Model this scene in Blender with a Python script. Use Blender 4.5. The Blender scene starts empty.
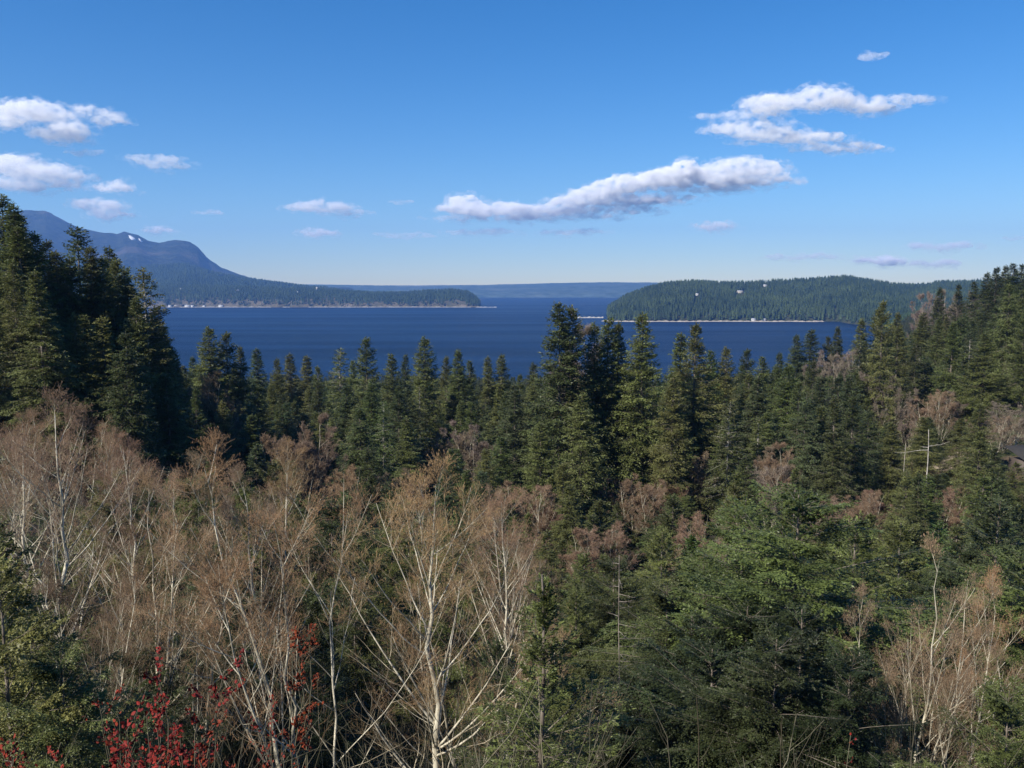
import bpy, math
import numpy as np
from mathutils import Vector

R = math.radians
S = bpy.context.scene
COL = S.collection

# ------------------------------------------------------------------ camera
W, H, F = 1024, 768, 850.0
PITCH = math.atan((384 - 286) / F)
EYE = 110.0
cam = bpy.data.cameras.new('camera')
cam.sensor_width = 36; cam.lens = 36 * F / W
cam.clip_start = 0.2; cam.clip_end = 60000
co = bpy.data.objects.new('camera', cam)
co.location = (0, 0, EYE); co.rotation_euler = (math.pi / 2 - PITCH, 0, 0)
COL.objects.link(co); S.camera = co

# ------------------------------------------------------------------ sky, sun, exposure
SUN_AZ, SUN_EL = -132.0, 40.0
world = bpy.data.worlds.new('World'); S.world = world; world.use_nodes = True
nt = world.node_tree
sky = nt.nodes.new('ShaderNodeTexSky'); sky.sky_type = 'NISHITA'; sky.sun_disc = False
sky.sun_elevation = R(SUN_EL); sky.sun_rotation = R(SUN_AZ % 360)
sky.altitude = 100; sky.air_density = 1.0; sky.dust_density = 0.0; sky.ozone_density = 3.0
hsv = nt.nodes.new('ShaderNodeHueSaturation'); hsv.inputs['Saturation'].default_value = 1.38
nt.links.new(sky.outputs[0], hsv.inputs['Color']); tint = nt.nodes.new('ShaderNodeMix'); tint.data_type = 'RGBA'; tint.blend_type = 'MULTIPLY'; tint.inputs[0].default_value = 1; tint.inputs[7].default_value = (.90, 1.0, 1.14, 1)
nt.links.new(hsv.outputs[0], tint.inputs[6]); nt.links.new(tint.outputs[2], nt.nodes['Background'].inputs[0])
nt.nodes['Background'].inputs[1].default_value = 0.061
sl = bpy.data.lights.new('sun', 'SUN'); sl.energy = 4.7; sl.angle = R(0.53); sl.color = (1.0, 0.93, 0.84)
so = bpy.data.objects.new('sun', sl); COL.objects.link(so)
sd = Vector((math.sin(R(SUN_AZ)) * math.cos(R(SUN_EL)), math.cos(R(SUN_AZ)) * math.cos(R(SUN_EL)), math.sin(R(SUN_EL))))
so.rotation_euler = sd.to_track_quat('Z', 'Y').to_euler(); so.location = (-20, -20, 160)
S.view_settings.view_transform = 'Standard'; S.view_settings.look = 'None'
S.view_settings.exposure = 0.9; S.view_settings.gamma = 1.0; S.view_settings.use_curve_mapping = False
cy = S.cycles
cy.max_bounces = 7; cy.diffuse_bounces = 3; cy.glossy_bounces = 2; cy.transmission_bounces = 2
cy.transparent_max_bounces = 6; cy.volume_bounces = 6
cy.caustics_reflective = False; cy.caustics_refractive = False
cy.use_denoising = True
try: cy.denoiser = 'OPENIMAGEDENOISE'; cy.denoising_input_passes = 'RGB_ALBEDO_NORMAL'
except Exception: pass
cy.use_adaptive_sampling = False
cy.sample_clamp_indirect = 4.0
cy.volume_max_steps = 256

# ------------------------------------------------------------------ helpers
def ray(px, py):
    """direction through a photo pixel, scaled so that its y component is 1"""
    x = (px - W / 2) / F; y = (H / 2 - py) / F
    c, s = math.cos(PITCH), math.sin(PITCH)
    dy = c + y * s; dz = -s + y * c
    return x / dy, dz / dy
def topix(x, y, z):
    c, s = math.cos(PITCH), math.sin(PITCH)
    dz = z - EYE
    f = y * c - dz * s; u = y * s + dz * c
    return W / 2 + F * x / f, H / 2 - F * u / f

def tag(o, label=None, cat=None, group=None, kind=None):
    if label: o['label'] = label
    if cat: o['category'] = cat
    if group: o['group'] = group
    if kind: o['kind'] = kind
    return o
def link(name, data, parent=None):
    o = bpy.data.objects.new(name, data); COL.objects.link(o)
    if parent is not None: o.parent = parent
    return o

class Geo:
    """collects vertices and polygons, builds one mesh"""
    def __init__(s): s.v = []; s.q = []; s.t = []; s.n = 0; s.a = []
    def add(s, v, q=None, t=None, a=None):
        v = np.asarray(v, float).reshape(-1, 3)
        s.v.append(v)
        if q is not None: s.q.append(np.asarray(q, int).reshape(-1, 4) + s.n)
        if t is not None: s.t.append(np.asarray(t, int).reshape(-1, 3) + s.n)
        if a is not None: s.a.append(np.broadcast_to(np.asarray(a, float), (len(v),)) if np.ndim(a) == 0 else np.asarray(a, float))
        s.n += len(v)
    def mesh(s, name, mat, smooth=False):
        me = bpy.data.meshes.new(name)
        v = np.concatenate(s.v)
        q = np.concatenate(s.q) if s.q else np.zeros((0, 4), int)
        t = np.concatenate(s.t) if s.t else np.zeros((0, 3), int)
        me.vertices.add(len(v)); me.vertices.foreach_set('co', v.astype(np.float32).ravel())
        me.loops.add(q.size + t.size)
        me.loops.foreach_set('vertex_index', np.concatenate([q.ravel(), t.ravel()]).astype(np.int32))
        me.polygons.add(len(q) + len(t))
        st = np.concatenate([np.arange(len(q)) * 4, q.size + np.arange(len(t)) * 3]).astype(np.int32)
        me.polygons.foreach_set('loop_start', st)
        if smooth: me.polygons.foreach_set('use_smooth', np.ones(len(q) + len(t), bool))
        if s.a:
            at = me.attributes.new('tone', 'FLOAT', 'POINT'); at.data.foreach_set('value', np.concatenate(s.a).astype(np.float32))
        me.update(calc_edges=True); me.validate(clean_customdata=False)
        me.materials.append(mat)
        return me

def norm(a): return a / (np.linalg.norm(a, axis=-1, keepdims=True) + 1e-9)
def tubes(g, P, Rr, m=3, a=None):
    """P (N,K,3) polylines, Rr (N,K) radii -> tubes"""
    N, K, _ = P.shape
    T = np.gradient(P, axis=1) if K > 2 else np.repeat(P[:, 1:] - P[:, :1], 2, 1)
    T = norm(T)
    ref = np.where(np.abs(T[:, :1, 2:3]) > .8, np.array([1., 0, 0]), np.array([0, 0, 1.]))
    A = norm(np.cross(T, np.broadcast_to(ref, T.shape))); B = np.cross(T, A)
    an = np.arange(m) * 2 * np.pi / m
    V = P[:, :, None] + Rr[:, :, None, None] * (np.cos(an)[:, None] * A[:, :, None] + np.sin(an)[:, None] * B[:, :, None])
    i = np.arange(N)[:, None, None] * K * m; k = np.arange(K - 1)[None, :, None] * m; j = np.arange(m)[None, None]
    j2 = (j + 1) % m
    Q = np.stack([i + k + j, i + k + j2, i + k + m + j2, i + k + m + j], -1)
    g.add(V, Q, None, None if a is None else (np.repeat(a, K * m) if np.ndim(a) else a))
def blades(g, C, D, Sd, a=None, mid=.45):
    """one four-sided leaf each: base C, vector D, half-width vector Sd"""
    n = len(C)
    V = np.stack([C, C + D * mid + Sd, C + D, C + D * mid - Sd], 1)
    g.add(V, np.arange(n * 4).reshape(n, 4), None, None if a is None else np.repeat(a, 4))
def sample(P, s):
    """P (N,K,3), s (N,M) in 0..1 -> points and tangents (N,M,3)"""
    K = P.shape[1]; x = np.clip(s, 0, .9999) * (K - 1); i = x.astype(int); f = (x - i)[..., None]
    n = np.arange(P.shape[0])[:, None]
    a, b = P[n, i], P[n, i + 1]
    return a + (b - a) * f, norm(b - a)
def sampleR(Rr, s):
    K = Rr.shape[1]; x = np.clip(s, 0, .9999) * (K - 1); i = x.astype(int); f = x - i
    n = np.arange(Rr.shape[0])[:, None]
    return Rr[n, i] * (1 - f) + Rr[n, i + 1] * f

# value noise, numpy
def vnoise(x, y, seed=0):
    xi, yi = np.floor(x).astype(np.int64), np.floor(y).astype(np.int64)
    xf, yf = x - xi, y - yi
    def h(a, b):
        n = (a * 374761393 + b * 668265263 + seed * 974711) & 0xffffffff
        n = ((n ^ (n >> 13)) * 1274126177) & 0xffffffff
        return ((n ^ (n >> 16)) & 0xffff) / 65535.0
    u = xf * xf * (3 - 2 * xf); w = yf * yf * (3 - 2 * yf)
    return (h(xi, yi) * (1 - u) + h(xi + 1, yi) * u) * (1 - w) + (h(xi, yi + 1) * (1 - u) + h(xi + 1, yi + 1) * u) * w
def fbm(x, y, o=4, seed=0):
    r = 0; a = .5
    for k in range(o): r = r + a * vnoise(x * 2 ** k, y * 2 ** k, seed + k); a *= .5
    return r

# ------------------------------------------------------------------ materials
def nmat(name):
    m = bpy.data.materials.new(name); m.use_nodes = True
    t = m.node_tree; b = t.nodes['Principled BSDF']
    return m, t, b
def N(t, typ, **kw):
    n = t.nodes.new(typ)
    for k, v in kw.items():
        if k in n.inputs.keys(): n.inputs[k].default_value = v
        else: setattr(n, k, v)
    return n
def mixc(t, a, b, fac, blend='MIX'):
    m = t.nodes.new('ShaderNodeMix'); m.data_type = 'RGBA'; m.blend_type = blend
    for s, v in ((0, fac), (6, a), (7, b)):
        if hasattr(v, 'is_linked'): t.links.new(v, m.inputs[s])
        elif s == 0: m.inputs[0].default_value = v
        else: m.inputs[s].default_value = (*v, 1) if len(v) == 3 else v
    return m.outputs[2]
def ramp(t, src, stops):
    r = t.nodes.new('ShaderNodeValToRGB'); e = r.color_ramp.elements
    while len(e) < len(stops): e.new(.5)
    for k, (p, c) in enumerate(stops): e[k].position = p; e[k].color = (*c, 1) if len(c) == 3 else c
    t.links.new(src, r.inputs[0]); return r.outputs[0]

def foliage_mat(name, trans=.30, var=1.0):
    """needles: colour of the object, with lighter and darker clumps of growth"""
    m, t, b = nmat(name)
    oi = N(t, 'ShaderNodeObjectInfo'); tc = N(t, 'ShaderNodeTexCoord')
    at = N(t, 'ShaderNodeAttribute', attribute_name='tone')
    n1 = N(t, 'ShaderNodeTexNoise', Scale=.9, Detail=2.0); t.links.new(tc.outputs['Object'], n1.inputs['Vector'])
    mul = N(t, 'ShaderNodeMath', operation='MULTIPLY_ADD'); t.links.new(at.outputs['Fac'], mul.inputs[0]); mul.inputs[1].default_value = 1.3 * var; mul.inputs[2].default_value = .35
    m2 = N(t, 'ShaderNodeMath', operation='MULTIPLY_ADD'); t.links.new(n1.outputs['Fac'], m2.inputs[0]); m2.inputs[1].default_value = 1.3; m2.inputs[2].default_value = .35
    m3 = N(t, 'ShaderNodeMath', operation='MULTIPLY'); t.links.new(mul.outputs[0], m3.inputs[0]); t.links.new(m2.outputs[0], m3.inputs[1])
    hs = N(t, 'ShaderNodeHueSaturation'); t.links.new(oi.outputs['Color'], hs.inputs['Color'])
    mr = N(t, 'ShaderNodeMapRange'); t.links.new(oi.outputs['Random'], mr.inputs['Value']); mr.inputs[3].default_value = .485; mr.inputs[4].default_value = .53
    t.links.new(mr.outputs[0], hs.inputs['Hue']); t.links.new(m3.outputs[0], hs.inputs['Value'])
    t.links.new(hs.outputs[0], b.inputs['Base Color'])
    b.inputs['Roughness'].default_value = .5; b.inputs['Specular IOR Level'].default_value = .35
    tr = N(t, 'ShaderNodeBsdfTranslucent'); t.links.new(hs.outputs[0], tr.inputs['Color'])
    mx = N(t, 'ShaderNodeMixShader'); mx.inputs[0].default_value = trans
    t.links.new(b.outputs[0], mx.inputs[1]); t.links.new(tr.outputs[0], mx.inputs[2])
    t.links.new(mx.outputs[0], t.nodes['Material Output'].inputs[0])
    return m
def bark_mat(name, c1, c2, scale=6., rough=.85):
    m, t, b = nmat(name)
    tc = N(t, 'ShaderNodeTexCoord'); mp = N(t, 'ShaderNodeMapping'); mp.inputs['Scale'].default_value = (1, 1, .35)
    t.links.new(tc.outputs['Object'], mp.inputs[0])
    n = N(t, 'ShaderNodeTexNoise', Scale=scale, Detail=4.0); t.links.new(mp.outputs[0], n.inputs['Vector'])
    t.links.new(ramp(t, n.outputs['Fac'], [(.38, c1), (.62, c2)]), b.inputs['Base Color'])
    b.inputs['Roughness'].default_value = rough; b.inputs['Specular IOR Level'].default_value = .15
    return m
def twig_mat(name, c1, c2, hv=(.49, .52)):
    m, t, b = nmat(name)
    at = N(t, 'ShaderNodeAttribute', attribute_name='tone'); oi = N(t, 'ShaderNodeObjectInfo')
    hs = N(t, 'ShaderNodeHueSaturation'); t.links.new(ramp(t, at.outputs['Fac'], [(0, c1), (1, c2)]), hs.inputs['Color'])
    mr = N(t, 'ShaderNodeMapRange'); t.links.new(oi.outputs['Random'], mr.inputs['Value']); mr.inputs[3].default_value = hv[0]; mr.inputs[4].default_value = hv[1]
    t.links.new(mr.outputs[0], hs.inputs['Hue'])
    t.links.new(mixc(t, hs.outputs[0], oi.outputs['Color'], 1.0, 'MULTIPLY'), b.inputs['Base Color'])
    b.inputs['Roughness'].default_value = .7; b.inputs['Specular IOR Level'].default_value = .2
    return m
M_NEEDLE = foliage_mat('conifer_needles')
M_BARK = bark_mat('conifer_bark', (.085, .068, .052), (.20, .175, .145))
M_PALE = bark_mat('pale_dead_wood', (.24, .22, .19), (.46, .43, .37))
M_ALDER = bark_mat('alder_bark', (.28, .255, .19), (.55, .51, .39), 3.5)
M_LIMB = bark_mat('alder_limb_bark', (.23, .195, .13), (.46, .40, .28), 2.0)
M_TWIG = twig_mat('alder_twigs', (.12, .088, .060), (.31, .22, .145))
M_BRUSH = twig_mat('brush_stems', (.05, .042, .026), (.28, .25, .17))
M_DEADFIR = bark_mat('dead_fir_bark', (.15, .125, .105), (.32, .28, .24))
M_RED = twig_mat('red_leaves', (.07, .007, .005), (.22, .025, .013), (.495, .515))
M_LEAF = foliage_mat('undergrowth_leaves', .15)

# ------------------------------------------------------------------ near terrain
TH = np.array([-180, -90, -45, -31, -23, -14, 0, 13, 22, 26, 31, 45, 90, 180.])
RR = np.array([0, 4, 8, 15, 25, 40, 60, 100, 150, 200, 280, 400, 600, 800, 1000, 1400, 2000, 2600.])
TZ = np.array([
 [108.4, 109, 110, 112, 114, 118, 122, 128, 134, 138, 142, 146, 150, 150, 150, 150, 150, 150],
 [108.4, 108, 107, 106, 104, 103, 103, 105, 110, 114, 118, 118, 105, 85, 60, 30, 10, 5],
 [108.4, 107, 103.5, 98.5, 94.5, 93, 93, 96, 100, 100, 92, 75, 52, 30, 12, -6, -12, -14],
 [108.4, 107, 103, 97.5, 92.5, 90, 90, 92, 94, 90, 78, 58, 33, 12, -2, -10, -12, -14],
 [108.4, 107, 103, 97.5, 92, 88.5, 85, 80, 78, 73, 64, 45, 22, 6, -4, -10, -12, -14],
 [108.4, 107, 103, 97, 91.5, 87.5, 82, 73, 68, 62, 53, 37, 16, 2, -5, -10, -12, -14],
 [108.4, 107, 103, 97, 91, 87, 81, 71, 68, 63, 53, 35, 14, 1, -5, -10, -12, -14],
 [108.4, 107, 103, 97, 91, 87.5, 82, 72, 69, 65, 56, 38, 15, 2, -5, -10, -12, -14],
 [108.4, 107, 103, 97, 91.5, 88, 83, 74, 71, 70, 67, 52, 28, 12, -2, -8, -12, -14],
 [108.4, 107, 103, 97, 91.5, 88, 83, 75, 72, 74, 78, 66, 44, 33, 30, 42, 40, 20],
 [108.4, 107, 103, 97, 92, 88.5, 84, 77, 75, 81, 91, 84, 70, 62, 70, 95, 80, 60],
 [108.4, 107, 103.5, 98, 94, 92, 92, 92, 94, 100, 108, 110, 104, 98, 105, 125, 120, 110],
 [108.4, 108, 107, 106, 104, 103, 103, 105, 110, 116, 122, 128, 134, 138, 140, 145, 150, 150],
 [108.4, 109, 110, 112, 114, 118, 122, 128, 134, 138, 142, 146, 150, 150, 150, 150, 150, 150]])
def ground(x, y):
    x = np.asarray(x, float); y = np.asarray(y, float)
    th = np.degrees(np.arctan2(x, y)); r = np.hypot(x, y)
    i = np.clip(np.searchsorted(TH, th, 'right') - 1, 0, len(TH) - 2); u = (th - TH[i]) / (TH[i + 1] - TH[i]); u = u * u * (3 - 2 * u)
    j = np.clip(np.searchsorted(RR, r, 'right') - 1, 0, len(RR) - 2); v = np.clip((r - RR[j]) / (RR[j + 1] - RR[j]), 0, 1)
    z = (TZ[i, j] * (1 - u) + TZ[i + 1, j] * u) * (1 - v) + (TZ[i, j + 1] * (1 - u) + TZ[i + 1, j + 1] * u) * v
    return z + np.clip(r / 60, 0, 1) * 3.0 * (fbm(x / 35, y / 35, 3, 5) - .45) + np.clip(r / 8, 0, 1) * .6 * (fbm(x / 4, y / 4, 2, 9) - .4)
def gz(x, y): return float(ground(x, y))

def build_ground():
    rr = np.concatenate([[0.0], np.geomspace(1.5, 2700, 150)]); tt = np.radians(np.linspace(-180, 180, 361))
    Rg, Tg = np.meshgrid(rr, tt, indexing='ij')
    X, Y = Rg * np.sin(Tg), Rg * np.cos(Tg)
    Z = ground(X, Y); V = np.stack([X, Y, Z], -1)
    nr, ntt = Rg.shape
    i, j = np.meshgrid(np.arange(nr - 1), np.arange(ntt - 1), indexing='ij')
    Q = np.stack([i * ntt + j, (i + 1) * ntt + j, (i + 1) * ntt + j + 1, i * ntt + j + 1], -1).reshape(-1, 4)
    m, t, b = nmat('forest_floor')
    tc = N(t, 'ShaderNodeTexCoord')
    n1 = N(t, 'ShaderNodeTexNoise', Scale=.25, Detail=6.0); n2 = N(t, 'ShaderNodeTexNoise', Scale=5.0, Detail=6.0)
    for n in (n1, n2): t.links.new(tc.outputs['Object'], n.inputs['Vector'])
    c = mixc(t, ramp(t, n2.outputs['Fac'], [(.35, (.035, .026, .018)), (.65, (.13, .095, .062))]), ramp(t, n2.outputs['Fac'], [(.35, (.02, .028, .012)), (.65, (.06, .075, .03))]), ramp(t, n1.outputs['Fac'], [(.45, (0, 0, 0)), (.58, (1, 1, 1))]))
    t.links.new(c, b.inputs['Base Color']); b.inputs['Roughness'].default_value = .95; b.inputs['Specular IOR Level'].default_value = .1
    bp = N(t, 'ShaderNodeBump', Strength=.6, Distance=.2); t.links.new(n2.outputs['Fac'], bp.inputs['Height']); t.links.new(bp.outputs[0], b.inputs['Normal'])
    g = Geo(); g.add(V, Q); o = link('ground', g.mesh('ground', m, True)); tag(o, kind='structure')
build_ground()

# ------------------------------------------------------------------ water
def build_water():
    m, t, b = nmat('sea_water')
    tc = N(t, 'ShaderNodeTexCoord'); mp = N(t, 'ShaderNodeMapping'); mp.inputs['Scale'].default_value = (.22, 1, 1)
    t.links.new(tc.outputs['Object'], mp.inputs[0])
    n0 = N(t, 'ShaderNodeTexNoise', Scale=.006, Detail=8.0, Roughness=.65); t.links.new(mp.outputs[0], n0.inputs['Vector'])
    n1 = N(t, 'ShaderNodeTexNoise', Scale=.12, Detail=6.0, Roughness=.65); t.links.new(tc.outputs['Object'], n1.inputs['Vector'])
    t.links.new(ramp(t, n0.outputs['Fac'], [(.40, (.0008, .005, .022)), (.60, (.003, .015, .052))]), b.inputs['Base Color'])
    b.inputs['Roughness'].default_value = .38
    mp3 = N(t, 'ShaderNodeMapping'); mp3.inputs['Scale'].default_value = (.12, 1, 1); mp3.inputs['Rotation'].default_value = (0, 0, .18); t.links.new(tc.outputs['Object'], mp3.inputs[0])
    n3 = N(t, 'ShaderNodeTexNoise', Scale=.0045, Detail=7.0, Roughness=.6); t.links.new(mp3.outputs[0], n3.inputs['Vector'])
    m3 = N(t, 'ShaderNodeMapRange'); t.links.new(n3.outputs['Fac'], m3.inputs['Value']); m3.inputs[1].default_value = .42; m3.inputs[2].default_value = .62; m3.inputs[3].default_value = .03; m3.inputs[4].default_value = .08
    t.links.new(m3.outputs[0], b.inputs['Specular IOR Level'])
    bp = N(t, 'ShaderNodeBump', Strength=1.0, Distance=3.0); t.links.new(n1.outputs['Fac'], bp.inputs['Height']); t.links.new(bp.outputs[0], b.inputs['Normal'])
    g = Geo(); g.add([(-11500, -3000, 0), (11500, -3000, 0), (11500, 12200, 0), (-11500, 12200, 0)], [(0, 1, 2, 3)])
    tag(link('water', g.mesh('water', m)), kind='structure')
build_water()

# ------------------------------------------------------------------ far lands
def far_mat(name, c1, c2, c3=None, scale=.02, bump=12.):
    m, t, b = nmat(name)
    tc = N(t, 'ShaderNodeTexCoord')
    n1 = N(t, 'ShaderNodeTexNoise', Scale=scale, Detail=8.0, Roughness=.7); n2 = N(t, 'ShaderNodeTexNoise', Scale=scale * .12, Detail=4.0)
    for n in (n1, n2): t.links.new(tc.outputs['Object'], n.inputs['Vector'])
    c = ramp(t, n1.outputs['Fac'], [(.38, c1), (.62, c2)])
    if c3: c = mixc(t, c, c3, ramp(t, n2.outputs['Fac'], [(.54, (0, 0, 0)), (.62, (.8, .8, .8))]))
    t.links.new(c, b.inputs['Base Color']); b.inputs['Roughness'].default_value = 1; b.inputs['Specular IOR Level'].default_value = .05
    bp = N(t, 'ShaderNodeBump', Strength=.8, Distance=bump); t.links.new(n1.outputs['Fac'], bp.inputs['Height']); t.links.new(bp.outputs[0], b.inputs['Normal'])
    return m
M_FARWOOD = twig_mat('far_trees', (.007, .017, .005), (.044, .062, .018))

class Land:
    """a coast: rises from its shore at depth ys to a ridge at depth yr whose crest follows the given skyline"""
    def __init__(s, ridge, ys, yr, crest, rough=6., power=.8, seed=1, back=1.35):
        s.px = np.array([p[0] for p in ridge], float)
        s.t = np.array([ray(p[0], 286)[0] for p in ridge]); s.z = np.array([EYE + ray(512, p[1])[1] * yr for p in ridge]) - crest
        s.ys = ys; s.yr = yr; s.rough = rough; s.pw = power; s.seed = seed; s.back = back
    def shore(s, t):
        ys = s.ys(t) if callable(s.ys) else s.ys
        return ys + 40 * (fbm(t * 40, t * 0 + s.seed, 3, s.seed) - .45)
    def h(s, t, y):
        zr = np.interp(t, s.t, s.z); ys = s.shore(t)
        u = (y - ys) / (s.yr - ys)
        f = np.where(u < 1, np.clip(u, 0, 1) ** s.pw, 1 - .35 * np.clip((u - 1) / (s.back - 1), 0, 1) ** 1.5)
        n = (fbm(t * y / 160, y / 160, 4, s.seed) - .45) * s.rough * 2
        gul = (fbm(t * y / 420 + 9, y / 900, 3, s.seed + 3) - .45) * s.rough * 6
        z = zr * f + (n + gul * np.clip(4 * u * (1 - u), 0, 1)) * np.clip(u * 3, 0, 1) * np.clip(zr / 40, 0, 1)
        return np.where(u < 0, -6 + 0 * u, z)
    def build(s, name, mat, t0, t1, nt_=260, ny=70):
        tt = np.linspace(t0, t1, nt_); yy = np.linspace(s.shore(tt).min() - 60 if not callable(s.ys) else 0, s.yr * s.back, ny)
        if callable(s.ys):
            lo = s.ys(tt) - 40
            Yg = lo[None] + (s.yr * s.back - lo[None]) * np.linspace(0, 1, ny)[:, None]
            Tg = np.broadcast_to(tt, Yg.shape)
        else: Tg, Yg = np.meshgrid(tt, yy)
        Z = s.h(Tg, Yg); V = np.stack([Tg * Yg, Yg, Z], -1)
        nr, nc = Tg.shape; i, j = np.meshgrid(np.arange(nr - 1), np.arange(nc - 1), indexing='ij')
        Q = np.stack([i * nc + j, i * nc + j + 1, (i + 1) * nc + j + 1, (i + 1) * nc + j], -1).reshape(-1, 4)
        g = Geo(); g.add(V, Q); o = link(name, g.mesh(name, mat, True)); tag(o, kind='structure'); return o
    def forest(s, name, n, t0, t1, y0, y1, hmin, hmax, rng, keep=None, rad=.2, zmin=2.0, tint=(1, 1, 1), label=None, layers=3, tones=(0, 1)):
        y = np.sqrt(rng.uniform(y0 ** 2, y1 ** 2, n)); t = rng.uniform(t0, t1, n); z = s.h(t, y)
        k = (z > zmin) & (y < s.yr * 1.12)
        if keep is not None: k &= keep(t, y, z, rng)
        x, y, z = t[k] * y[k], y[k], z[k]
        return small_trees(name, x, y, z, hmin, hmax, rng, rad, tint, label, layers, tones)
def small_trees(name, x, y, z, hmin, hmax, rng, rad=.2, tint=(1, 1, 1), label=None, layers=3, tones=(0, 1)):
    """a wood that reads as one mass: jagged conifers, three or four layers of boughs each"""
    n = len(x); h = rng.uniform(hmin, hmax, n); r = h * rad * rng.uniform(.7, 1.3, n)
    g = Geo(); m = 7; tone = tones[0] + (tones[1] - tones[0]) * np.clip(fbm(x / 90, y / 90, 3, 4) * 1.1 - .1 + rng.normal(0, .2, n), 0, 1)
    for L in range(layers):
        zb = h * (.05 + .85 * L / layers); zt = h * (.42 + .58 * (L + 1) / layers) if L < layers - 1 else h
        rl = r * (1 - .8 * L / layers)
        an = np.arange(m)[None] * 2 * np.pi / m + rng.uniform(0, 6, n)[:, None]
        rj = rl[:, None] * rng.uniform(.55, 1.25, (n, m)); zj = zb[:, None] + h[:, None] * rng.uniform(-.05, .07, (n, m))
        ring = np.stack([x[:, None] + rj * np.cos(an), y[:, None] + rj * np.sin(an), z[:, None] + zj], -1)
        top = np.stack([x + rng.normal(0, .2, n), y, z + zt], -1)[:, None]
        V = np.concatenate([ring, top], 1); b = np.arange(n)[:, None] * (m + 1); j = np.arange(m)[None]
        T = np.stack([b + j, b + (j + 1) % m, b + m + 0 * j], -1)
        g.add(V, None, T, np.repeat(np.clip(tone + rng.normal(0, .08, n), 0, 1), m + 1))
    o = link(name, g.mesh(name, M_FARWOOD)); o.color = (*tint, 1); tag(o, label, 'forest', kind='stuff'); return o

rng = np.random.default_rng(11)
# the wooded headland across the bay, right of centre
head = Land([(582, 335), (594, 322), (603, 311), (613, 302), (627, 293), (645, 286), (665, 281), (690, 279), (720, 281), (750, 281), (780, 279), (810, 277), (845, 274), (870, 278), (895, 283), (915, 284), (940, 281), (1000, 279), (1100, 276), (1300, 274)],
            lambda t: 2650 + 250 * np.clip((.115 - t) / .05, 0, 1) - 0 * t - 500 * np.clip((t - .385) / .08, 0, 1) ** .6, 3500, 24, 5, .62, 3)
M_HEAD = far_mat('headland_soil', (.02, .03, .014), (.05, .05, .026))
head.build('headland', M_HEAD, .085, .95)
CLEAR = []
for px_, py_, w_ in ((740, 293, 17), (765, 286.5, 11), (697, 295.5, 9)):
    a_, dz_ = ray(px_, py_); yy_ = np.linspace(1500, 3900, 3000); hh_ = head.h(np.full_like(yy_, a_), yy_)
    k_ = np.argmax((hh_ > EYE + dz_ * yy_) & (hh_ > 1)); CLEAR.append((a_, yy_[k_] if k_ else 3500., w_))
def off_clearings(t, y, z, g_):
    k = np.ones(len(t), bool)
    for a_, y_, w_ in CLEAR: k &= ~((np.abs((t - a_) * y) < w_) & (y > y_ - 210) & (y < y_ + 8))
    return k
head.forest('headland_wood', 30000, .095, .66, 2250, 3900, 15, 30, rng, keep=off_clearings, rad=.19, label='dark conifer wood covering the headland across the bay')
# left peninsula, foothills, mountain, far shore
pen = Land([(-300, 284), (150, 283), (250, 285), (280, 287), (320, 287), (350, 290), (380, 291), (400, 291), (430, 289), (455, 288), (468, 290), (477, 296), (483, 304), (490, 312)], 4450, 5000, 22, 4, .35, 7)
M_PEN = far_mat('peninsula_soil', (.05, .05, .03), (.12, .10, .07))
pen.build('peninsula', M_PEN, -1.0, -.02)
pen.forest('peninsula_wood', 21000, -.62, -.03, 4440, 5300, 13, 27, rng, rad=.2, label='wooded peninsula on the far left shore', zmin=5,
           keep=lambda t, y, z, g_: ~((t > -.215) & (y < 4475 + 50 * fbm(t * 60, t * 0, 3, 8)) & (fbm(t * 45, t * 0 + 2, 2, 31) > .48)), tones=(0, .8))
foot = Land([(-400, 250), (0, 256), (100, 263), (133, 267), (186, 262), (216, 272), (266, 281), (332, 288), (400, 296), (440, 310)], 4900, 6600, 18, 14, .8, 12)
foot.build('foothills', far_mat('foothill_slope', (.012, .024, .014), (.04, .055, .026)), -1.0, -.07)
foot.forest('foothill_wood', 16000, -.62, -.10, 4950, 6900, 16, 30, rng, rad=.28, label='wooded foothills under the blue mountain', layers=2, tones=(0, .6))
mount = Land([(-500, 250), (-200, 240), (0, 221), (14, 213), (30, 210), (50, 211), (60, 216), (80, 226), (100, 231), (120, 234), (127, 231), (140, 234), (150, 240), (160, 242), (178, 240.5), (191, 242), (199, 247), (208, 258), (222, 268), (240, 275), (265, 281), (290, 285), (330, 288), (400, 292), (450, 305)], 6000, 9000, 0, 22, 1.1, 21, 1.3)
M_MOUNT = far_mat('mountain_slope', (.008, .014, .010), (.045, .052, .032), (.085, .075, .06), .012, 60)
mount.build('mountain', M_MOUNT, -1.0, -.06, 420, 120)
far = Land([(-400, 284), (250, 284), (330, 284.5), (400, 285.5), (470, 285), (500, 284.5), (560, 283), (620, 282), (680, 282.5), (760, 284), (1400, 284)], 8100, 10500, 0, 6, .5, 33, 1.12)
far.build('far_shore', far_mat('far_shore_hazed', (.03, .055, .06), (.075, .11, .115), (.12, .145, .14), .01), -1.0, 1.0, 420, 50)  # bluish pale colours put part of the distance haze into the slope

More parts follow.
